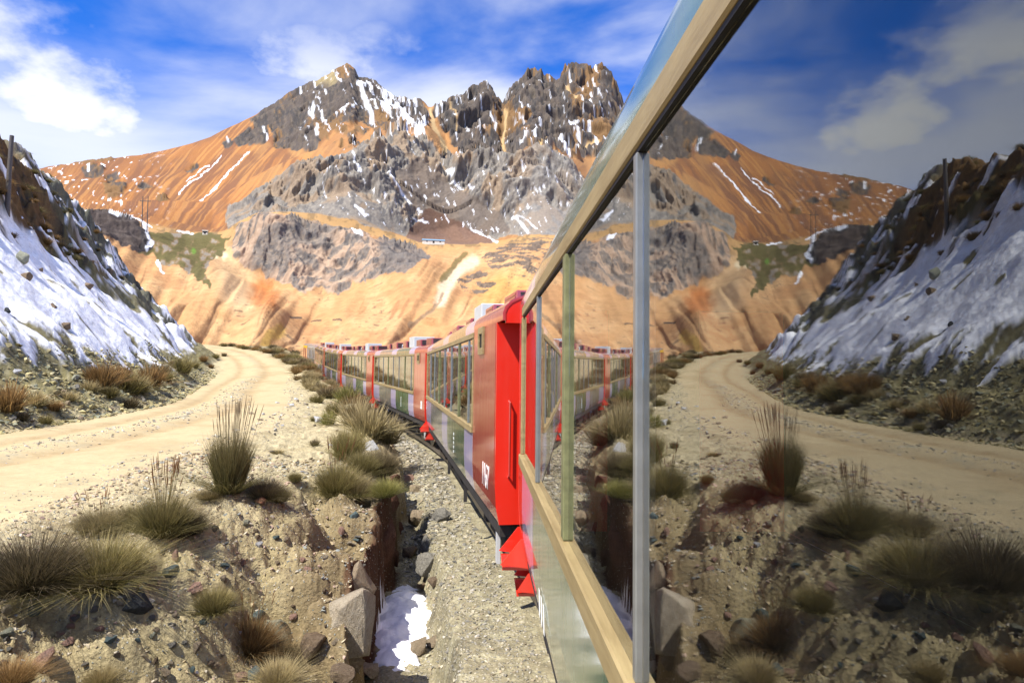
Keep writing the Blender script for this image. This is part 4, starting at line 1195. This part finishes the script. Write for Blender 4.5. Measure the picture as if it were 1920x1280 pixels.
def rock_me(v_, mat):
    k = (v_, mat)
    if k not in rock_mesh:
        bm = hull_mesh(100+v_, 13 + v_ % 5, .62 + .06*(v_ % 5), 1.0 + .12*(v_ % 4))
        bmesh.ops.bevel(bm, geom=bm.edges[:], offset=.05, segments=1, affect='EDGES', clamp_overlap=True)
        bmesh.ops.triangulate(bm, faces=bm.faces)
        bmesh.ops.subdivide_edges(bm, edges=bm.edges[:], cuts=2, use_grid_fill=True)
        P = np.array([w.co[:] for w in bm.verts])*1.0
        nn_ = P/np.linalg.norm(P, axis=1)[:, None]
        dd_ = .13*fbm(P[:, 0]*1.3+v_*7, P[:, 1]*1.3, P[:, 2]*1.3, octv=4) + .05*(ridged(P[:, 0]*3+v_*3, P[:, 1]*3, P[:, 2]*3, octv=3)-.5)
        for w, p_ in zip(bm.verts, P + nn_*dd_[:, None]): w.co = p_
        for f in bm.faces: f.smooth = True
        me = bpy.data.meshes.new('boulder'); bm.to_mesh(me); bm.free()
        me.set_sharp_from_angle(angle=math.radians(28)); me.materials.append(RK[mat]); rock_mesh[k] = me
    return rock_mesh[k]
def rock(px, py, wpx, hpx, mat, label=None, group=None, v_=None, rot=None, sink=.25, name='boulder'):
    """px, py is the middle of the stone's foot in the photograph"""
    h = hit(px, py)
    if h is None: return
    k = np.linalg.norm(h)/1300
    o = bpy.data.objects.new(name, rock_me(random.randrange(14) if v_ is None else v_, mat))
    sx, sz = wpx*k/2/1.1, hpx*k/2/.8
    o.scale = (sx, (sx+sz)/2, sz)
    o.location = (h[0], h[1] + .3*sx, h[2] + sz*.8*(1-2*sink)); o.rotation_euler = rot or (random.uniform(-.3, .3), random.uniform(-.3, .3), random.uniform(0, 6.28))
    link(o); tag(o, label, 'rock', group); return o
ROCKS = [
 (655, 1205, 74, 125, 'pale', 'largest pale angular boulder jutting from the bank above the ditch', 3),
 (668, 1120, 62, 92, 'tan', 'tan boulder set in the bank just above the largest pale boulder', 5),
 (512, 1203, 56, 56, 'green', 'pale green grey boulder beside a bleached grass tuft on the bank', 2),
 (483, 1170, 28, 34, 'blue', 'small blue grey stone touching the pale green grey boulder', 1),
 (803, 1075, 52, 46, 'grey', 'brown grey boulder standing at the head of the ditch snow', 4),
 (797, 1035, 48, 44, 'grey', 'grey block behind the boulder at the head of the ditch snow', 7),
 (768, 1045, 40, 30, 'brown', 'dark brown rock against the red ditch wall', 0),
 (825, 975, 50, 30, 'grey', 'flat pale grey rock at the ballast edge above the ditch', 6),
 (783, 985, 44, 40, 'tan', 'tan rock wedged in the ditch below the flat pale grey rock', 8),
 (815, 1098, 26, 20, 'brown', 'small brown stone on the upper edge of the ditch snow', 9),
 (795, 1105, 24, 14, 'brown', 'flat brown stone poking out of the ditch snow', 10),
 (785, 1222, 42, 34, 'tan', 'tan rock at the lower edge of the ditch snow', 11),
 (812, 1212, 36, 22, 'tan', 'wedge shaped tan rock right of the ditch snow', 12),
 (660, 1255, 40, 44, 'tan', 'tan rock below the largest pale boulder', 13),
 (690, 1270, 44, 34, 'pale', 'pale rock at the bottom edge left of the ditch', 1),
 (640, 1275, 46, 34, 'brown', 'brown rock at the bottom edge under the bank', 2),
 (697, 843, 34, 26, 'white', 'white boulder among the straw coloured grass beside the track', 5),
 (320, 1078, 36, 22, 'blue', 'blue green stone with a red stain on the bank crest', 3),
 (328, 1052, 14, 26, 'pink', 'thin pink stone behind the blue green stone', 12),
 (365, 1112, 38, 26, 'pink', 'pink rock beside the small tuft on the bank face', 7),
 (255, 1155, 44, 44, 'dark', 'dark blue black rock in the shade right of the big grass clump', 6),
 (242, 1120, 18, 34, 'grey', 'grey splinter of stone leaning above the dark rock', 8),
 (62, 1152, 26, 20, 'blue', 'blue grey stone on the sunny bank below the big grass clump', 4),
 (75, 1255, 26, 44, 'pink', 'pink and teal pointed stone near the bottom left corner', 13),
 (10, 1195, 24, 18, 'green', 'yellow green stone at the left edge of the bank', 0),
 (205, 1205, 18, 14, 'blue', 'small blue grey stone on open earth below the big clump', 2),
 (112, 1192, 22, 9, 'pale', 'flat whitish stone lying on the bank below the big clump', 9),
 (400, 997, 18, 16, 'dark', 'lone dark pebble on pale ground right of the seeding tuft', 5),
 (487, 943, 24, 12, 'red', 'orange red stone at the foot of the tall tuft', 11),
 (488, 925, 32, 12, 'pale', 'flat pale stone between the tall tuft and its small neighbour', 7),
 (487, 1026, 12, 16, 'white', 'white sliver of stone on the sunlit bank shoulder', 10),
 (455, 1060, 14, 14, 'pink', 'pale pink pebble on the bank slope', 3),
 (420, 1068, 16, 14, 'blue', 'blue pebble on the bank slope', 1),
 (663, 972, 18, 16, 'blue', 'blue green stone under the overhanging tuft', 12),
 (640, 1000, 12, 16, 'pink', 'pink pebble below the blue green stone at the tuft', 4),
 (765, 905, 22, 24, 'pink', 'pink rock at the top of the red ditch wall', 6),
 (780, 925, 26, 26, 'tan', 'tan rock between ditch and ballast below the dead bush', 2),
 (368, 1222, 18, 20, 'tan', 'small tan stone low on the dark earth bank', 8),
 (448, 1280, 26, 20, 'pink', 'pink stone at the bottom edge below the bleached tuft', 9),
 (475, 1270, 18, 24, 'blue', 'teal stone at the bottom edge beside the pink stone', 13),
 (548, 1165, 18, 18, 'pink', 'pink stone right of the pale green grey boulder', 0),
 (590, 1230, 50, 60, 'brown', 'dark brown rock in the gully under the bank', 11),
 (595, 790, 30, 12, 'white', 'bluish white stone on the verge near the coaches', 3),
 (30, 700, 12, 10, 'white', 'white block of snow crusted stone on the talus', 6),
]
for px, py, w, h_, m, lb, vv in ROCKS: rock(px, py, w, h_, m, lb, None, vv)
for k, (px, py, w, h_) in enumerate(((746,925,34,66),(738,970,46,84),(752,1000,26,50),(730,1035,50,96),(744,1062,30,60),(718,1095,46,100))):
    o = rock(px, py, w, h_, 'rust', 'rust red block of the crumbling left wall of the ditch', 'blocks of the red ditch wall', k, sink=.40)
    o.location.x -= .14; o.rotation_euler = (random.uniform(-.15, .15), random.uniform(-.15, .15), random.uniform(-.5, .5))
CN = dict(tan='tan', pale='pale', grey='grey', blue='blue green', pink='pink', green='olive grey', brown='brown', white='white', dark='dark', olive='olive', straw='straw coloured')
# unsorted loose stones one can still tell apart
kinds = ['tan', 'pale', 'grey', 'blue', 'pink', 'green', 'brown', 'grey', 'tan']
for k in range(110):
    px, py = random.uniform(0, 690), random.uniform(985, 1280)
    if py < 1100 - px*.25: continue
    rock(px, py, random.uniform(9, 19), random.uniform(7, 14), (m_ := random.choice(kinds)), CN[m_] + ' loose stone scattered on the earth bank', 'loose stones on the bank', name='stone')
for k in range(46):
    px, py = random.uniform(0, 430), random.uniform(700, 815)
    h = hit(px, py)
    if h is None: continue
    a = land(np.array([h[0]]), np.array([h[1]]))[1]
    if not (-.4 < a['p'][0] < 3.2): continue
    rock(px, py, random.uniform(6, 16), random.uniform(5, 11), (m_ := random.choice(['green', 'grey', 'tan', 'grey'])), CN[m_] + ' rubble stone at the foot of the hillside beside the road', 'rubble along the foot of the hill', name='stone')
for k in range(40):
    px, py = random.uniform(470, 690), random.uniform(735, 905)
    rock(px, py, random.uniform(5, 14), random.uniform(4, 8), (m_ := random.choice(['pale', 'white', 'grey', 'tan'])), CN[m_] + ' stone lying on the flat verge beside the road', 'stones on the verge', name='stone', sink=.35)

# gravel too fine to pick apart
def gravel(name, X, Y, S, colors, mat, label, sink=.3):
    bases = []
    for k in range(6):
        bm = hull_mesh(300+k, 9, .65, 1.2); bmesh.ops.triangulate(bm, faces=bm.faces); bm.verts.index_update()
        bases.append((np.array([v_.co[:] for v_ in bm.verts]), np.array([[v_.index for v_ in f.verts] for f in bm.faces]))); bm.free()
    Z = ground_z(X, Y); VV, FF, CC = [], [], []; off = 0
    r = np.random.default_rng(5)
    which = r.integers(0, 6, len(X)); ang = r.uniform(0, 6.28, len(X)); cid = r.integers(0, len(colors), len(X)); lum = r.uniform(.7, 1.25, len(X))
    colors = np.array(colors)
    for k in range(6):
        idx = np.where(which == k)[0]; B, Fb = bases[k]; n = len(idx)
        c, s = np.cos(ang[idx])[:, None], np.sin(ang[idx])[:, None]
        bx = B[None, :, 0]*c - B[None, :, 1]*s; by = B[None, :, 0]*s + B[None, :, 1]*c; bz = np.repeat(B[None, :, 2], n, 0)
        bz = bz + bx*r.uniform(-.4, .4, (n, 1))
        sz = S[idx][:, None]
        VV.append(np.stack([X[idx][:, None]+bx*sz, Y[idx][:, None]+by*sz, Z[idx][:, None]+bz*sz + sz*(.55-sink*1.6)], -1).reshape(-1, 3))
        FF.append((Fb[None] + (np.arange(n)*len(B))[:, None, None] + off).reshape(-1, 3)); off += n*len(B)
        CC.append(np.repeat(colors[cid[idx]]*lum[idx][:, None]*.78, len(B), 0))
    o = bpy.data.objects.new(name, mesh_np(name, np.concatenate(VV), np.concatenate(FF), mat, np.concatenate(CC), False)); link(o)
    tag(o, label, 'gravel', kind='stuff')
t = NT('gravel'); a_ = t.node('ShaderNodeVertexColor', layer_name='Col')
t.base(t.mixc(1.0, a_.outputs[0], t.rng(t.noise(t.coord(), 45, 4), .3, .7, .75, 1.2), 'MULTIPLY'), .9, .2); M_GRAVEL = t.m
def scatter(n, y0, y1, fn, smin, smax, seed):
    r = np.random.default_rng(seed)
    y = y0*(y1/y0)**r.uniform(0, 1, n); x = fn(y, r, n)
    s = (smin*(smax/smin)**(r.uniform(0, 1, n)**2.2))*np.clip(y/9, .7, 3.0)
    return x, y, s
xw_ = lambda y: smooth_interp(y, T_Y, T_X, 3.0)
X, Y, S = scatter(9000, 5.0, 45, lambda y, r, n: xw_(y) - r.uniform(-.5, .95, n), .011, .042, 1)
gravel('gravel', X, Y, S, [(.40, .36, .26), (.30, .28, .22), (.50, .45, .33), (.22, .21, .18), (.36, .30, .20), (.45, .42, .36)], M_GRAVEL, 'loose ballast stones beside the train')
X, Y, S = scatter(24000, 3.6, 16, lambda y, r, n: xw_(y) - 1.5 - r.uniform(0, 1, n)**1.2*4.4, .006, .038, 2)
gravel('gravel', X, Y, S, [(.50, .42, .28), (.42, .34, .21), (.62, .55, .42), (.30, .24, .15), (.30, .32, .30), (.45, .36, .22), (.5, .36, .28)], M_GRAVEL, 'fine stones and clods on the earth bank')
X, Y, S = scatter(9000, 12, 70, lambda y, r, n: smooth_interp(y, H_Y, H_X, 4) - r.uniform(-.6, 3.6, n), .013, .058, 3)
gravel('gravel', X, Y, S, [(.38, .33, .15), (.50, .43, .22), (.24, .20, .10), (.48, .43, .26), (.27, .28, .20)], M_GRAVEL, 'rubble on the lower slope of the hillside')
X, Y, S = scatter(3500, 6, 60, lambda y, r, n: smooth_interp(y, RC_Y, RC_X, 4) + np.where(r.random(n) < .5, r.normal(0, .45, n), 3.1 + np.abs(r.normal(0, 1.0, n))), .006, .030, 4)
gravel('gravel', X, Y, S, [(.46, .42, .33), (.55, .48, .36), (.36, .33, .26), (.60, .55, .45)], M_GRAVEL, 'scattered pebbles along the middle and edge of the dirt road')

# ------------------------------------------------------------------ snow lying in the ditch
ys_ = np.linspace(8.4, 13.0, 90); qs_ = np.linspace(.36, 1.50, 50)
YY, QQ = np.meshgrid(ys_, qs_, indexing='ij'); XX = xw_(YY.ravel()) - QQ.ravel(); YY = YY.ravel(); QQ = QQ.ravel()
gz_ = ground_z(XX, YY)
mid = .97 - .05*(YY-10.9)
ed_ = 1 - ((QQ-mid)/.44)**2 - ((YY-10.9)/1.75)**2*.9 + .30*fbm(XX*3.2, YY*3.2, octv=3)
hz = np.clip(ed_, -.5, 1)*.16 + .035*fbm(XX*2.5, YY*5, octv=3)*ss(0, .4, ed_) + .02*np.sin(YY*16 + 3*fbm(XX*2, YY*2, octv=2))*ss(.1, .5, ed_)
floor_ = np.interp(YY, [7, 12], [-3.76, -3.76])
zz_ = np.maximum(gz_*.4 + floor_*.6, gz_ - .1) + hz - .02
zz_ = np.where(ed_ < .02, np.minimum(zz_, gz_*.5 + floor_*.5) - .10, zz_)
fs = grid_faces(90, 50); fs = fs[(ed_[fs] > -.08).all(1)]
us = np.unique(fs); rm_ = np.full(len(XX), -1); rm_[us] = np.arange(len(us))
o = bpy.data.objects.new('snow_patch', mesh_np('snow_patch', np.stack([XX, YY, zz_], 1)[us], rm_[fs], M_SNOW)); link(o)
tag(o, 'tongue of old snow lying in the shaded ditch beside the track', 'snow patch')

# ------------------------------------------------------------------ grass
def tuft_mesh(name, seed, n, width, spread, bend, cols, base_r=.22, hvar=.35, segs=3):
    r = np.random.default_rng(seed)
    rad = base_r*np.sqrt(r.uniform(0, 1, n)); ang = r.uniform(0, 2*np.pi, n)
    bx, by = rad*np.cos(ang), rad*np.sin(ang)
    lean = spread*(rad/base_r)**.8*r.uniform(.5, 1.25, n) + .06
    dead = r.uniform(0, 1, n) < .16
    lean = np.where(dead & (rad > .45*base_r), r.uniform(1.0, 1.9, n), lean*r.uniform(.75, 1.1, n))
    la = ang + r.normal(0, .6, n)
    H_ = r.normal(1, .10, n)*(1 - hvar*(rad/base_r)**2*.6)*r.uniform(1-hvar, 1.0, n)
    dx, dy = np.cos(la), np.sin(la)
    wa = r.uniform(0, 2*np.pi, n); wx_, wy_ = np.cos(wa)*width/2, np.sin(wa)*width/2
    V_, C_ = [], []
    bs, mdc, tp = [np.array(c) for c in cols]
    lum = r.uniform(.65, 1.3, n)[:, None]
    dry = r.uniform(0, 1, n)[:, None]**2
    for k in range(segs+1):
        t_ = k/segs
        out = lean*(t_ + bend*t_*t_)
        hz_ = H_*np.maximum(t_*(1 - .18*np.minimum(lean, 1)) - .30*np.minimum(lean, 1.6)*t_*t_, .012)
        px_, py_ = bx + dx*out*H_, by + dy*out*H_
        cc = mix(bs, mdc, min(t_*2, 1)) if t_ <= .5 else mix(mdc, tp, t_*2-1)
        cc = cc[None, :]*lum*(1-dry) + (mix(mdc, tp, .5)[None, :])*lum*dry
        if k < segs:
            tw_ = 1 - .6*t_
            V_ += [np.stack([px_-wx_*tw_, py_-wy_*tw_, hz_], 1), np.stack([px_+wx_*tw_, py_+wy_*tw_, hz_], 1)]; C_ += [cc, cc]
        else:
            V_ += [np.stack([px_, py_, hz_], 1)]; C_ += [cc]
    V_ = np.concatenate(V_); C_ = np.concatenate(C_); i = np.arange(n); F_ = []
    for k in range(segs):
        a0, a1 = i + 2*k*n, i + (2*k+1)*n
        if k < segs-1:
            b0, b1 = i + (2*k+2)*n, i + (2*k+3)*n
            F_ += [np.stack([a0, a1, b1], 1), np.stack([a0, b1, b0], 1)]
        else: F_ += [np.stack([a0, a1, i + 2*segs*n], 1)]
    return mesh_np(name, V_, np.concatenate(F_), M_GRASS, C_, True)
def stalk_mesh(name, seed, n, cols, hmin=1.0, hmax=1.5, rad=.12, w=.010, head=.020):
    r = np.random.default_rng(seed); b = MB(); cl = []
    for _ in range(n):
        a = r.uniform(0, 6.28); q_ = rad*math.sqrt(r.uniform()); le = r.uniform(.0, .35)*q_/rad + .03
        h = r.uniform(hmin, hmax); p0 = Vector((q_*math.cos(a), q_*math.sin(a), .2)); p1 = p0 + Vector((math.cos(a)*le*h, math.sin(a)*le*h, h-.2))
        m = p0.lerp(p1, .78)
        b.tube([p0, m], [w/2, w/2*.8], 3, False); b.tube([m, m.lerp(p1, .3), m.lerp(p1, .7), p1], [w/2, head/2, head/2*.8, .002], 5, False)
        cl += [cols[0]]*6 + [cols[1]]*20
    me = mesh_np(name, np.array([tuple(v_) for v_ in b.v]), np.array([f for f in b.f]), M_GRASS, np.array(cl)*r.uniform(.8, 1.2, (len(cl), 1)))
    return me
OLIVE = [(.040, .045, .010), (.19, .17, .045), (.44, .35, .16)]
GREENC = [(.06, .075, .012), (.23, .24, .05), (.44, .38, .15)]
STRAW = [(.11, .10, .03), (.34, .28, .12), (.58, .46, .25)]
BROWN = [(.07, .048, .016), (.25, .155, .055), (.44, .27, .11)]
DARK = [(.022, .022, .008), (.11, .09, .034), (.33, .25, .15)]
TM = {}
for nm, cs_ in (('olive', OLIVE), ('green', GREENC), ('straw', STRAW), ('brown', BROWN), ('dark', DARK)):
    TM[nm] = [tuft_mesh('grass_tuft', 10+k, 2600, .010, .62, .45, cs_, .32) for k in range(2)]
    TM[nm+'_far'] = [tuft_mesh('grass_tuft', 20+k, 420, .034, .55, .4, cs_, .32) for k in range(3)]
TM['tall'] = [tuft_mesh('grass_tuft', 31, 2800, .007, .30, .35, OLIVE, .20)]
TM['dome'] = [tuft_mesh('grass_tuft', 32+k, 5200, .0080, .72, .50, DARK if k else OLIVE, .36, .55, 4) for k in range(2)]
SM = [stalk_mesh('seed_stalk', 41, 34, ((.30, .24, .10), (.30, .15, .06))), stalk_mesh('seed_stalk', 42, 16, ((.32, .27, .12), (.26, .12, .05)), .85, 1.45, .16)]
tall_st = stalk_mesh('seed_stalk', 43, 46, ((.34, .29, .15), (.40, .30, .17)), .95, 1.32, .2, .007, .014)
def tuft(px, py, hpx, kind, label, group=None, wide=1.0, stalk=None, pos=None):
    h = hit(px, py) if pos is None else pos
    if h is None: return
    dist = float(np.linalg.norm(h)); k = hpx*dist/1300
    far_ = dist > 17 and kind + '_far' in TM
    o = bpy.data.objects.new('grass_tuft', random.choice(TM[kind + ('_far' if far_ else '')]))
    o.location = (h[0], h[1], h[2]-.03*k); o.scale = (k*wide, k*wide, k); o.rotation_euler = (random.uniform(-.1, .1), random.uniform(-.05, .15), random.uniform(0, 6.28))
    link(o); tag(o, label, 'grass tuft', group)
    if stalk is not None: link(bpy.data.objects.new('seed_stalk', stalk), o)
    return o
G1 = [
 (60, 1105, 112, 'dome', 'big dark domed grass clump at the left edge of the bank', .95, None),
 (190, 1095, 100, 'dome', 'broad grass clump with grey tips joined to the right of the dark one', 1.0, None),
 (185, 1000, 52, 'straw', 'low yellow tuft behind the broad clump at the road edge', 1.1, SM[1]),
 (305, 1005, 92, 'olive', 'olive tuft with upright reddish seed heads on the bank crest', 0.74, SM[0]),
 (345, 1000, 58, 'dark', 'dark tuft leaning on the right of the seeding tuft', 1.0, None),
 (250, 990, 48, 'olive', 'small olive tuft left of the seeding tuft', 1.1, None),
 (430, 922, 128, 'tall', 'tallest grass clump, upright with fine seed stalks above the bank shoulder', .74, tall_st),
 (395, 935, 22, 'straw', 'flat straw coloured grass spreading left of the tallest clump', 1.8, None),
 (497, 935, 48, 'dark', 'small greyish tuft right of the tallest clump', 1.0, None),
 (522, 940, 34, 'olive', 'low green tuft spilling over the bank right of the greyish tuft', 1.0, None),
 (553, 905, 24, 'olive', 'lone small tuft on the pale verge', .8, None),
 (630, 930, 80, 'olive', 'wide green tuft overhanging the bank below the white boulder', 0.74, SM[1]),
 (668, 935, 58, 'straw', 'pale straw tuft on the right of the overhanging green tuft', 0.78, None),
 (650, 862, 78, 'olive', 'green tuft left of the white boulder', 0.66, None),
 (690, 820, 84, 'straw', 'large straw coloured tuft behind the white boulder', 0.78, None),
 (725, 830, 66, 'straw', 'straw tuft leaning towards the ballast', 0.78, None),
 (668, 800, 78, 'straw', 'hazy straw tuft beside the third coach', 0.70, None),
 (678, 890, 56, 'olive', 'small green tuft under the white boulder', .8, None),
 (712, 890, 62, 'dark', 'dead grey brown bush right below the white boulder', .9, None),
 (722, 932, 44, 'green', 'bright green tuft at the top of the red ditch wall', 1.0, None),
 (650, 757, 48, 'green', 'bright green tuft on the verge in front of the third coach', .75, None),
 (617, 797, 36, 'green', 'small yellow green tuft on the verge, nearer of a pair', .7, None),
 (625, 778, 34, 'olive', 'small olive tuft on the verge, farther of a pair', .8, None),
 (401, 1150, 54, 'olive', 'small tuft growing beside the pink rock on the bank face', .9, None),
 (468, 1225, 76, 'brown', 'orange tipped tuft left of the pale green grey boulder', .85, SM[1]),
 (515, 1250, 62, 'dark', 'bleached dead tuft hanging below the pale green grey boulder', 1.0, None),
 (520, 1290, 52, 'straw', 'yellow tuft at the bottom edge under the dead tuft', 1.0, None),
 (20, 1290, 50, 'brown', 'rusty tuft in the bottom left corner', 1.1, None),
 (190, 1290, 46, 'straw', 'sparse dry tuft at the bottom edge', .8, None),
 (590, 790, 14, 'olive', 'tiny tuft left of the pair on the verge', 1.0, None),
 (520, 850, 10, 'straw', 'flat dry grass patch on the verge', 2.2, None),
 (590, 835, 16, 'dark', 'small dark tuft on the verge left of the straw grass', 1.0, None),
 (15, 772, 60, 'brown', 'yellow brown tuft on the talus at the left edge', .8, None),
 (62, 762, 34, 'straw', 'leaning straw tuft on the talus near the left edge', 1.0, None),
 (192, 728, 58, 'brown', 'tallest tuft of the row under the snow edge', .7, None),
 (240, 738, 50, 'olive', 'dark green tuft low in the row under the snow edge', .9, None),
 (282, 725, 50, 'brown', 'brown tuft at the right end of the row under the snow edge', .8, None),
 (298, 705, 34, 'dark', 'small brown tuft above the right end of that row', .9, None),
 (342, 700, 40, 'olive', 'rounded tuft alone on the talus beside the last snow', .8, None),
]
for px, py, hp_, kd, lb, wd, stl in G1: tuft(px, py, hp_, kd, lb, None, wd, stl)
for px, py, hp_, kd in ((215,725,40,'brown'),(168,735,26,'straw'),(262,735,36,'straw'),(225,712,34,'brown'),(205,745,28,'olive'),(178,712,30,'brown'),(310,715,24,'olive'),
                        (100,770,24,'brown'),(130,752,22,'straw'),(40,790,22,'dark'),(85,795,20,'olive'),(245,765,26,'dark'),(325,690,18,'brown'),(365,690,16,'olive'),(382,678,14,'brown'),
                        (405,672,12,'olive'),(395,690,10,'brown'),(420,668,9,'dark')):
    tuft(px, py, hp_, kd, CN.get(kd, 'dry') + ' tuft growing on the rubble at the foot of the hill', 'tufts at the foot of the hill', .9)
# tufts along the track
for k in range(52):
    yv = random.uniform(36, 74); xx = float(xw_(np.array([yv]))[0]) - random.uniform(1.3, 3.6)
    z_ = float(ground_z(np.array([xx]), np.array([yv]))[0]); d_ = math.hypot(xx, yv)
    tuft(0, 0, random.uniform(.45, .95)*1300/d_, (m_ := random.choice(['straw', 'straw', 'olive', 'brown', 'dark'])), CN[m_] + ' grass tuft lining the far part of the track', 'tufts along the far track', random.uniform(.8, 1.2), None, np.array([xx, yv, z_]))
for k in range(60):
    yv = random.uniform(74, 108); xr_ = float(smooth_interp(np.array([yv]), RC_Y, RC_X, 4)[0]); xt = float(xw_(np.array([yv]))[0]) - 1.5
    if xr_ + 4 > xt: continue
    xx = random.uniform(xr_+3.8, xt); z_ = float(ground_z(np.array([xx]), np.array([yv]))[0]); d_ = math.hypot(xx, yv)
    tuft(0, 0, random.uniform(.5, .9)*1300/d_, (m_ := random.choice(['dark', 'olive', 'brown', 'straw'])), CN[m_] + ' bushy tuft on the rise between the road bend and the far coaches', 'bushes on the rise at the road bend', 1.3, None, np.array([xx, yv, z_]))
# brown tufts on the upper hillside
cnt = 0
for k in range(900):
    yv = random.uniform(26, 82); pv = random.uniform(9.2, 19)
    xb_ = float(smooth_interp(np.array([yv]), H_Y, H_X, 4)[0]); xx = xb_ - pv*1.09
    if xx/yv < -1.0: continue
    a = land(np.array([xx]), np.array([yv]))[1]
    up_ = np.interp(yv, [28, 45, 66, 78], [10.4, 9.4, 8.6, 8.0])
    if a['p'][0] < up_ or a['p'][0] > a['pc'][0] + 1.5 or random.random() > (.75 if yv < 55 else .35): continue
    z_ = float(ground_z(np.array([xx]), np.array([yv]))[0]); d_ = math.hypot(xx, yv)
    tuft(0, 0, random.uniform(.35, .75)*1300/d_, (m_ := random.choice(['brown', 'brown', 'dark', 'olive'])), CN[m_] + ' grass tuft on the upper hillside above the snow', 'tufts on the upper hillside', random.uniform(.8, 1.2), None, np.array([xx, yv, z_]))
    cnt += 1
    if cnt > 108: break
for px, py, w, h_ in ((40,490,18,26),(48,525,16,18),(98,580,14,14),(165,540,14,14),(75,510,12,10),(120,615,20,16),(130,465,12,10),(205,515,12,12),(190,500,10,10),(12,585,10,12)):
    rock(px, py, w, h_, (m_ := random.choice(['brown', 'green', 'dark'])), CN[m_] + ' rock poking out of the snow slope', 'rocks in the snow slope')
